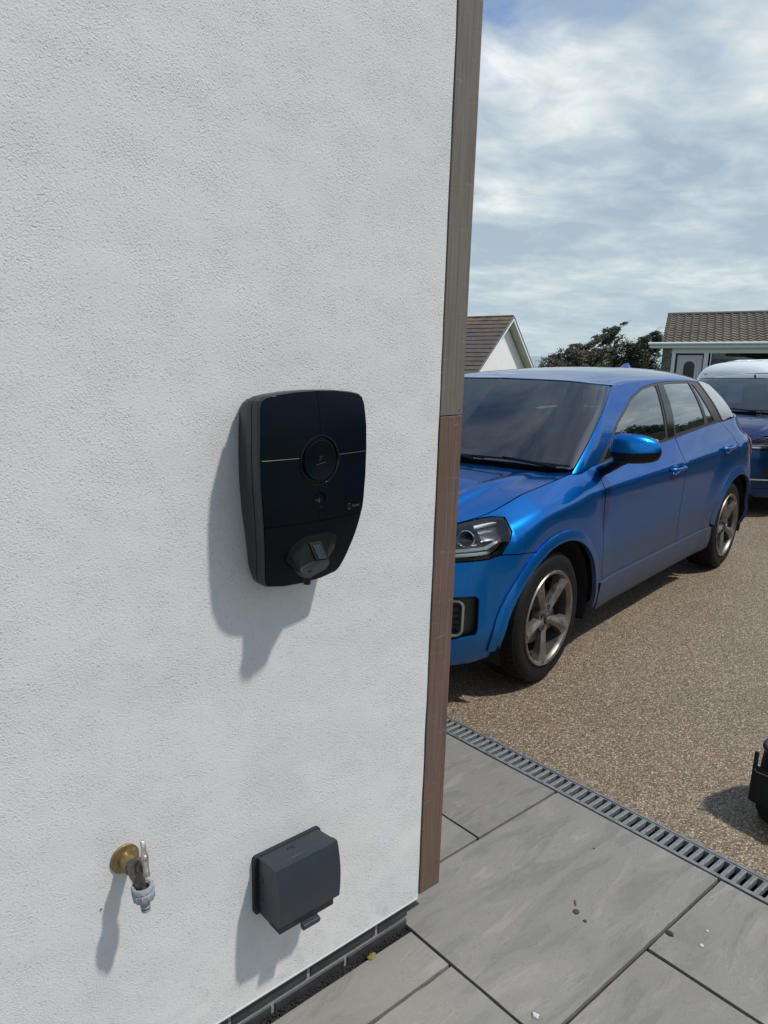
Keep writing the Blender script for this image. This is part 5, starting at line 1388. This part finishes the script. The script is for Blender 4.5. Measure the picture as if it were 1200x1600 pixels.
# porch: frame, door with arched light, wide glazed opening
for (a, b) in ((.64, .78), (1.82, 1.98), (2.05, 2.09)): box('door_post', a, b, .12, .26, 0, EZ-.42, WH, bw)
dr_ = box('front_door', .86, 1.78, .20, .25, .05, EZ-.50, mat('grey_white_door', (.46, .46, .50), .5), bw)
ar = [(1.12, 1.05), (1.52, 1.05)]+[(1.32+.20*math.cos(t), 1.62+.20*math.sin(t)) for t in np.linspace(0, PI, 12)]
prism('arched_light', ar, lambda x, z: Vector((x, .19, z)), lambda x, z: Vector((x, .21, z)), mat('door_glass', (.04, .045, .045), .15), dr_)
ar2 = [(x*1.0+(.04 if x > 1.32 else -.04), z+(.04 if z > 1.6 else -.04)) for x, z in ar]
tube('door_moulding', [(x, .197, z) for x, z in ar2], .016, WH, dr_, 6, True)
for (a, z0, z1) in ((.98, .3, 1.9), (1.66, .3, 1.9)): box('door_moulding', a-.012, a+.012, .185, .2, z0, z1, WH, dr_)
win = box('window', 2.11, Lr-.3, .24, .25, .85, EZ-.42, DWIN, bw)
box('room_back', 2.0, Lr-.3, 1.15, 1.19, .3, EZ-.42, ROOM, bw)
box('sill_wall', 2.0, Lr-.3, .16, .36, 0, .85, WALLW, bw)
for x in (4.9, 8.0): box('window_mullion', x, x+.07, .21, .27, .85, EZ-.42, WH, win)
V = []; F = []
for k in range(41): 
    x = 2.16+.95*k/40; y = .42+.035*math.sin(k*1.25); V += [(x, y, .85), (x, y, EZ-.43)]
for k in range(40): F.append((2*k, 2*k+2, 2*k+3, 2*k+1))
mesh_obj('curtain', V, F, CURT, win)
box('sideboard', 3.2, 5.2, .8, 1.1, .3, 1.5, mat('brown_furniture', (.09, .05, .04), .6), bw)
box('picture', 5.6, 6.6, 1.10, 1.14, 1.45, 2.0, mat('blue_picture', (.10, .16, .22), .6), bw)

# ------------------------------------------------------------------ far gabled house on the left
TILE2 = m_tile('lichened_roof_tiles', [(.060, .050, .044), (.085, .070, .060), (.12, .10, .085)], [(.50, 0.), (.565, 1.)])
gh = empty('gabled_house', (37.26, 27.74, -1.9), label='white gable-ended house with a lichen-spotted dark tile roof, beyond the blue car roof', cat='house')
# local: +x along the gable to the right, +y along the ridge away from the gable
gx = Vector((.70, -.714, 0)).normalized(); gy = Vector((-.714, .70, 0)).normalized() if False else Vector((-.30, .954, 0)).normalized()
gx = Vector((gy.y, -gy.x, 0))
gh.matrix_world = house_frame((37.26, 27.74, -1.9), gx, gy)
AP = 5.74; RLx, RLz = -5.3, AP-3.20; RRx, RRz = 5.6, AP-3.9
Lh = 12.0
def slope(nm, ex, ez, n, m, steps):
    for c in range(n):
        t0, t1 = c/n, (c+1)/n
        xa, za = ex*t0, AP+(ez-AP)*t0; xb, zb_ = ex*t1, AP+(ez-AP)*t1; sgn = -1 if ex < 0 else 1
        nx_, nz_ = (AP-ez), abs(ex); L_ = math.hypot(nx_, nz_); ux, uz = sgn*nx_/L_, nz_/L_
        bm = bmesh.new(); add_prism(bm, [(xa, za), (xa+ux*.020, za+uz*.020), (xb+ux*.060, zb_+uz*.060), (xb, zb_)], lambda x, z: Vector((x, -.06, z)), lambda x, z: Vector((x, Lh, z))); bm_obj('tile_course', bm, m, RO)
RO = bpy.data.objects.new('roof', None); link(RO, gh); RO.empty_display_size = .2
slope('l', RLx*1.25, AP+(RLz-AP)*1.25, 17, TILE2, 1); slope('r', RRx*1.15, AP+(RRz-AP)*1.15, 15, TILE2, 1)
tube('ridge_tiles', [(0, -.06, AP+.03), (0, Lh, AP+.03)], .07, TILE2, RO, 8)
# verge, bargeboards, soffit, gable wall
def barge(ex, ez, k, w, off, m, nm, y0, y1):
    L_ = math.hypot(ex, AP-ez); dx_, dz_ = ex/L_, (ez-AP)/L_; px_, pz_ = (-dz_, dx_) if ex < 0 else (dz_, -dx_)
    if pz_ > 0: px_, pz_ = -px_, -pz_
    A_ = Vector((0, 0, AP-off*L_/abs(ex))) ; B_ = Vector((ex*k, 0, AP+(ez-AP)*k-off*L_/abs(ex)))
    h = w*L_/abs(ex)
    poly = [(A_.x, A_.z), (B_.x, B_.z), (B_.x, B_.z-h), (A_.x, A_.z-h)]
    prism(nm, poly, lambda x, z: Vector((x, y0, z)), lambda x, z: Vector((x, y1, z)), m, gh)
VERGE = mat('grey_verge', (.13, .15, .165), .6)
for (ex, ez) in ((RLx*1.25, AP+(RLz-AP)*1.25), (RRx*1.15, AP+(RRz-AP)*1.15)):
    barge(ex, ez, 1., .075, -.02, VERGE, 'verge', -.12, -.05)
    barge(ex, ez, .985, .13, .060, mat('white_bargeboard', (.82, .83, .82), .5), 'bargeboard', -.10, -.06)
    barge(ex, ez, .985, .03, .10, mat('soffit_cream', (.62, .60, .54), .6), 'soffit', -.06, .42)
prism('gable_wall', [(RLx*1.12, 0), (RLx*1.12, AP+(RLz-AP)*1.12-.15), (0, AP-.22), (RRx*1.04, AP+(RRz-AP)*1.04-.2), (RRx*1.04, 0)], lambda x, z: Vector((x, .42, z)), lambda x, z: Vector((x, Lh-.2, z)), WALLW, gh)
box('alarm_box', -.34, -.24, .33, .42, AP-1.20, AP-1.0, mat('cream_box', (.55, .48, .36), .6), gh, .01)

# ------------------------------------------------------------------ wind-bent trees
BARK = m_var('grey_bark', (.10, .09, .08), (.19, .17, .15), 3, .9)
def m_leaf(name, a, b, c):
    m = mat(name, a, .75); n = N(m); g = n.n.new('ShaderNodeNewGeometry'); col = n.ramp(g.outputs['Random Per Island'], [(0., a), (.5, b), (1., c)]); n.set(color=col); return m
LEAF1 = m_leaf('dark_cypress', (.018, .028, .012), (.036, .048, .018), (.060, .070, .028)); LEAF2 = m_leaf('brown_green_scrub', (.045, .048, .024), (.080, .074, .044), (.13, .115, .078)); LEAF3 = m_leaf('hedge_leaf', (.015, .035, .012), (.03, .065, .02), (.06, .10, .03))
wind = Vector((.72, -.54, .36)).normalized()
right = Vector((.8, -.6, 0)); up = Vector((0, 0, 1)); deep = Vector((.6, .8, 0))
def tree(name, base, pads, trunk_pts, seed, mleaf, label, dens=1., twigs=()):
    """pads: (right, up, length, thickness, depth, density) of wind-flattened foliage masses relative to base"""
    random.seed(seed); t = empty(name, tuple(base), label=label, cat='tree', group='wind-bent trees on the skyline')
    bm = bmesh.new(); cup = []
    add_tube(bm, [Vector(p) for p in trunk_pts], [.26-.16*i/(len(trunk_pts)-1) for i in range(len(trunk_pts))], 8)
    top = Vector(trunk_pts[-1])
    for (r_, u_, l_, th, dp, dn) in pads:
        c_ = right*r_+up*u_+deep*random.uniform(-.4, .4)
        k = random.uniform(.25, .95); i = k*(len(trunk_pts)-1); a = Vector(trunk_pts[int(i)]).lerp(Vector(trunk_pts[min(int(i)+1, len(trunk_pts)-1)]), i % 1)
        mid = a.lerp(c_, .55)+Vector((0, 0, -.12))
        add_tube(bm, [a, mid, c_-wind*l_*.25, c_+wind*l_*.3], [.075, .05, .03, .010], 5)
        for _ in range(int(3+l_*3)):
            s_ = c_+wind*random.uniform(-.5, .2)*l_+deep*random.uniform(-1, 1)*dp*.6; e_ = s_+wind*random.uniform(.3, .8)+up*random.uniform(-.05, .25)
            add_tube(bm, [s_, (s_+e_)/2+up*.04, e_], [.016, .011, .004], 3)
    for (r_, u_, l_) in twigs:
        a = right*r_+up*u_; add_tube(bm, [a-wind*.5*l_-up*.15*l_, a, a+wind*.4*l_+up*.12*l_], [.022, .014, .004], 3)
    bm_obj('trunk', bm, BARK, t, True)
    V = []; F = []
    for (r_, u_, l_, th, dp, dn) in pads:
        c_ = right*r_+up*u_
        n = int(2600*dens*dn*max(.3, l_*(th+.15)))
        sub = [(random.gauss(0, .33), random.gauss(0, .33), random.gauss(0, .38)) for _ in range(int(7+l_*5))]
        for _ in range(n):
            s0 = random.choice(sub); q = (s0[0]+random.gauss(0, .13), s0[1]+random.gauss(0, .20), s0[2]+random.gauss(0, .17))
            p = c_+wind*q[0]*l_*1.25+deep*q[1]*dp*1.6+up*q[2]*th*1.5
            d1 = (wind+Vector((random.gauss(0, .45), random.gauss(0, .45), random.gauss(0, .45)))).normalized(); d2 = d1.cross(Vector((random.gauss(0, 1), random.gauss(0, 1), random.gauss(0, 1)))).normalized()
            s = random.uniform(.034, .085); w_ = s*random.uniform(.35, .6); k = len(V)
            V += [p-d1*s, p+d2*w_, p+d1*s, p-d2*w_]; F.append((k, k+1, k+2, k+3))
    mesh_obj('crown', V, F, mleaf, t); return t
B = Vector((38.0, 22.35, -.6))
# units: metres right / up of B.  pixel scale there is about .0355 m per photo pixel
tree('windswept_tree', B+right*-2.2, [(-.75, 1.25, .7, .35, .6, 1), (-.3, 1.65, .8, .38, .7, 1), (.2, 1.4, .8, .5, .7, 1.1), (.1, 2.2, .55, .25, .5, .7), (.75, 1.9, .9, .45, .7, 1), (.65, 2.55, .45, .14, .4, .7), (1.1, 1.3, .8, .5, .7, 1.1), (-.9, .9, .6, .3, .6, 1), (0, .9, 1.1, .4, .8, 1), (1., .85, 1., .4, .8, 1)],
     [(0, 0, 0), (.2, -.15, .5), (.35, -.25, 1.1), (.7, -.5, 1.7)], 31, LEAF2, 'lower brown-green bush-like tree, leftmost of the bent trees above the blue car roof', 1.25, [(-.9, 1.75, .7), (-.5, 2.1, .7), (-.2, 2.35, .7)])
tree('windswept_tree', B+right*-.6+deep*.4, [(-.5, 1.9, .7, .4, .6, .9), (.0, 1.5, 1., .6, .8, .9), (.05, 2.6, .65, .18, .5, .55), (.55, 2.95, .55, .13, .4, .7), (.6, 2.2, .9, .40, .7, .8), (.1, .9, 1., .5, .8, 1), (-.35, 2.55, .4, .10, .4, .6), (.9, 1.5, .8, .5, .7, 1)],
     [(0, 0, 0), (.25, -.2, .7), (.45, -.3, 1.4), (.8, -.6, 2.3)], 32, LEAF2, 'sparse windswept tree with bare grey limbs, second from the left of the bent trees', 1.1, [(0, 2.2, 1.3), (.3, 2.5, 1.4), (-.2, 2.3, 1.2), (.5, 2.4, 1.2), (.1, 2.9, .9), (.4, 1.9, 1.2), (-.5, 2.2, .9)])
tree('windswept_tree', B+right*.9+deep*1.0, [(-.1, 3.35, .60, .24, .4, 1.1), (.3, 3.62, .55, .13, .35, 1.), (.0, 3.0, .50, .18, .4, 1), (-.55, 3.2, .35, .12, .3, .8), (.1, 2.3, .8, .4, .6, .9), (.45, 1.6, 1., .6, .8, 1.1), (-.3, 1.3, .9, .6, .8, 1), (.55, 1.0, 1., .5, .8, 1.1)],
     [(0, 0, 0), (.1, -.05, .9), (.15, -.1, 1.9), (.25, -.2, 3.0)], 33, LEAF1, 'tallest dark windswept cypress, its tufted top highest of the bent trees', 1.25, [(-.2, 2.7, 1.2), (-.4, 2.5, 1.), (.5, 2.8, .9)])
tree('windswept_tree', B+right*2.1+deep*.3, [(-.2, 2.2, .9, .5, .7, 1.2), (.3, 1.75, 1.0, .6, .8, 1.3), (-.4, 1.4, .9, .6, .8, 1.3), (.2, 1.0, 1.1, .5, .8, 1.3), (.75, 1.35, .6, .4, .6, 1), (.55, 2.7, .7, .24, .5, 1), (.25, 3.05, .4, .10, .3, .8), (.95, 3.05, .45, .22, .4, 1), (1.1, 2.5, .5, .4, .5, .9), (.95, 3.4, .3, .10, .3, 1)],
     [(0, 0, 0), (.1, 0, .6), (.3, -.2, 1.3), (.6, -.4, 2.4)], 34, LEAF1, 'dense dark windswept cypress beside the bungalow roof, rightmost of the bent trees', 1.3, [(.2, 2.7, 1.2), (.5, 2.9, .9)])

# ------------------------------------------------------------------ white van beyond the navy car
vn = empty('white_van', (14.14, 5.90, -.24), math.atan2(-.60, 1.35), label='white van behind the navy car, only its ribbed roof and rear corner in sight', cat='van')
vz = 1.75
# local: x along the van away from its near end, y to its far side
bm = bmesh.new(); rows = []
secs = [(-.02, .55, .80, .55), (.0, .35, 1.35, .80), (.10, .33, 1.60, .86), (.28, .30, 1.70, .88), (.7, .30, 1.735, .90), (1.6, .30, 1.755, .90), (3.0, .30, 1.745, .90), (3.5, .30, 1.62, .88), (4.0, .30, 1.12, .86), (4.5, .32, .98, .80), (4.62, .40, .70, .70)]
for (x, zl_, zh_, hw) in secs:
    ring = []; prof = [(-hw*.96, zl_), (-hw, zl_+.2), (-hw, zl_+(zh_-zl_)*.55), (-hw*.93, zl_+(zh_-zl_)*.84), (-hw*.86, zh_-.06), (-hw*.74, zh_-.012), (-hw*.4, zh_+.012), (0, zh_+.018)]
    full = prof+[(-a, z) for a, z in reversed(prof[:-1])]
    rows.append([bm.verts.new((x, a, z)) for a, z in full])
for r0, r1 in zip(rows, rows[1:]):
    for k in range(len(r0)): bm.faces.new([r0[k], r0[(k+1) % len(r0)], r1[(k+1) % len(r0)], r1[k]])
bm.faces.new(rows[0]); bm.faces.new(rows[-1])
sub = bm_obj('van_body', bm, PAINTW, vn, True, angle=60); md_ = sub.modifiers.new('s', 'SUBSURF'); md_.levels = 2; md_.render_levels = 2
for y in (-.56, -.30, .0, .30, .56):
    bm = bmesh.new(); add_tube(bm, [(.55, y, 1.722-.0*abs(y)), (.8, y, 1.742), (1.6, y, 1.757), (2.9, y, 1.750)], [.004, .012, .012, .004], 6); bm_obj('roof_rib', bm, PAINTW, vn, True)
    bm = bmesh.new(); add_tube(bm, [(.55, y+.03, 1.720), (.8, y+.03, 1.738), (1.6, y+.03, 1.752), (2.9, y+.03, 1.745)], .006, 6); bm_obj('roof_groove', bm, mat('grey_sealant', (.25, .27, .28), .6), vn, True)
prism('rear_window', [(-.62, 1.12), (.62, 1.12), (.56, 1.50), (-.56, 1.50)], lambda y, z: Vector((-.02+.10*max(0, (z-1.1))/.45, y, z)), lambda y, z: Vector((.03+.10*max(0, (z-1.1))/.45, y, z)), BLACKG, vn)
for x in (.75, 3.75):
    for s_ in (-1, 1): lathe('wheel', (x, s_*.86, .32), (0, -s_, 0), [(0, 0), (0, .19), (-.01, .2), (0, .29), (.02, .315), (.17, .315), (.2, .29)], RUBBER, vn, 32)

# ------------------------------------------------------------------ lap fence and hedge along the right of the drive (seen mirrored in the car windows)
FW = m_timber('grey_green_fence_wood', (.085, .078, .058), (.125, .115, .088), (.05, .046, .034))
fc = empty('lap_fence', (3.6, -1.3, 0), R(13), label='overlapping-board timber fence along the right of the drive, mirrored in the car windows', cat='fence')
for p in range(8):
    x0 = p*1.86
    bm = bmesh.new(); add_box(bm, x0-.05, x0+.05, -.05, .05, 0, 1.85, .006, 1); bm_obj('fence_post', bm, FW, fc)
    for k in range(13):
        z0 = .06+k*.133; bm = bmesh.new()
        add_prism(bm, [(-.012, z0), (-.026, z0), (-.006, z0+.150), (.004, z0+.150)], lambda y, z, x0=x0: Vector((x0+.055, -y, z)), lambda y, z, x0=x0: Vector((x0+1.805, -y, z))); bm_obj('fence_slat', bm, FW, fc)
def shrub(name, loc, rx, ry, rz_, n, seed, label, sz=.05):
    random.seed(seed); V = []; F = []
    for _ in range(n):
        d = Vector((random.gauss(0, 1), random.gauss(0, 1), random.gauss(0, 1))).normalized(); k = random.uniform(.72, 1.03)*(1+.16*mnoise.noise(d*2.5+Vector((seed, 0, 0))))
        p = Vector((d.x*rx*k, d.y*ry*k, rz_+d.z*rz_*k))
        a = Vector((random.gauss(0, 1), random.gauss(0, 1), random.gauss(0, 1))).normalized(); b = a.cross(d).normalized(); s = random.uniform(.5, 1)*sz; q = len(V)
        V += [p-a*s, p+b*s*.6, p+a*s, p-b*s*.6]; F.append((q, q+1, q+2, q+3))
    t = empty(name, loc, label=label, cat='shrub', group='shrubs behind the fence'); mesh_obj('foliage', V, F, LEAF3, t)
    tube('stem', [(0, 0, 0), (0, 0, rz_)], .04, BARK, t, 6)
for k, (d_, off, rx, rz_, txt) in enumerate(((1.2, -1.0, 1.1, 1.10, 'leafy shrub behind the near end of the fence'), (3.9, -1.1, 1.3, 1.22, 'broad leafy shrub behind the fence, second along'), (6.9, -1.1, 1.6, 1.28, 'widest leafy shrub behind the middle of the fence'), (10.2, -1.2, 1.3, 1.42, 'tall rounded shrub behind the fence, beyond the widest one'), (13.2, -1.1, 1.4, 1.25, 'leafy shrub behind the far end of the fence'))):
    ca, sa = math.cos(R(13)), math.sin(R(13)); shrub('shrub', (3.6+d_*ca-off*sa, -1.3+d_*sa+off*ca, -.1), rx, .8, rz_, 9000, 50+k, txt, .07)
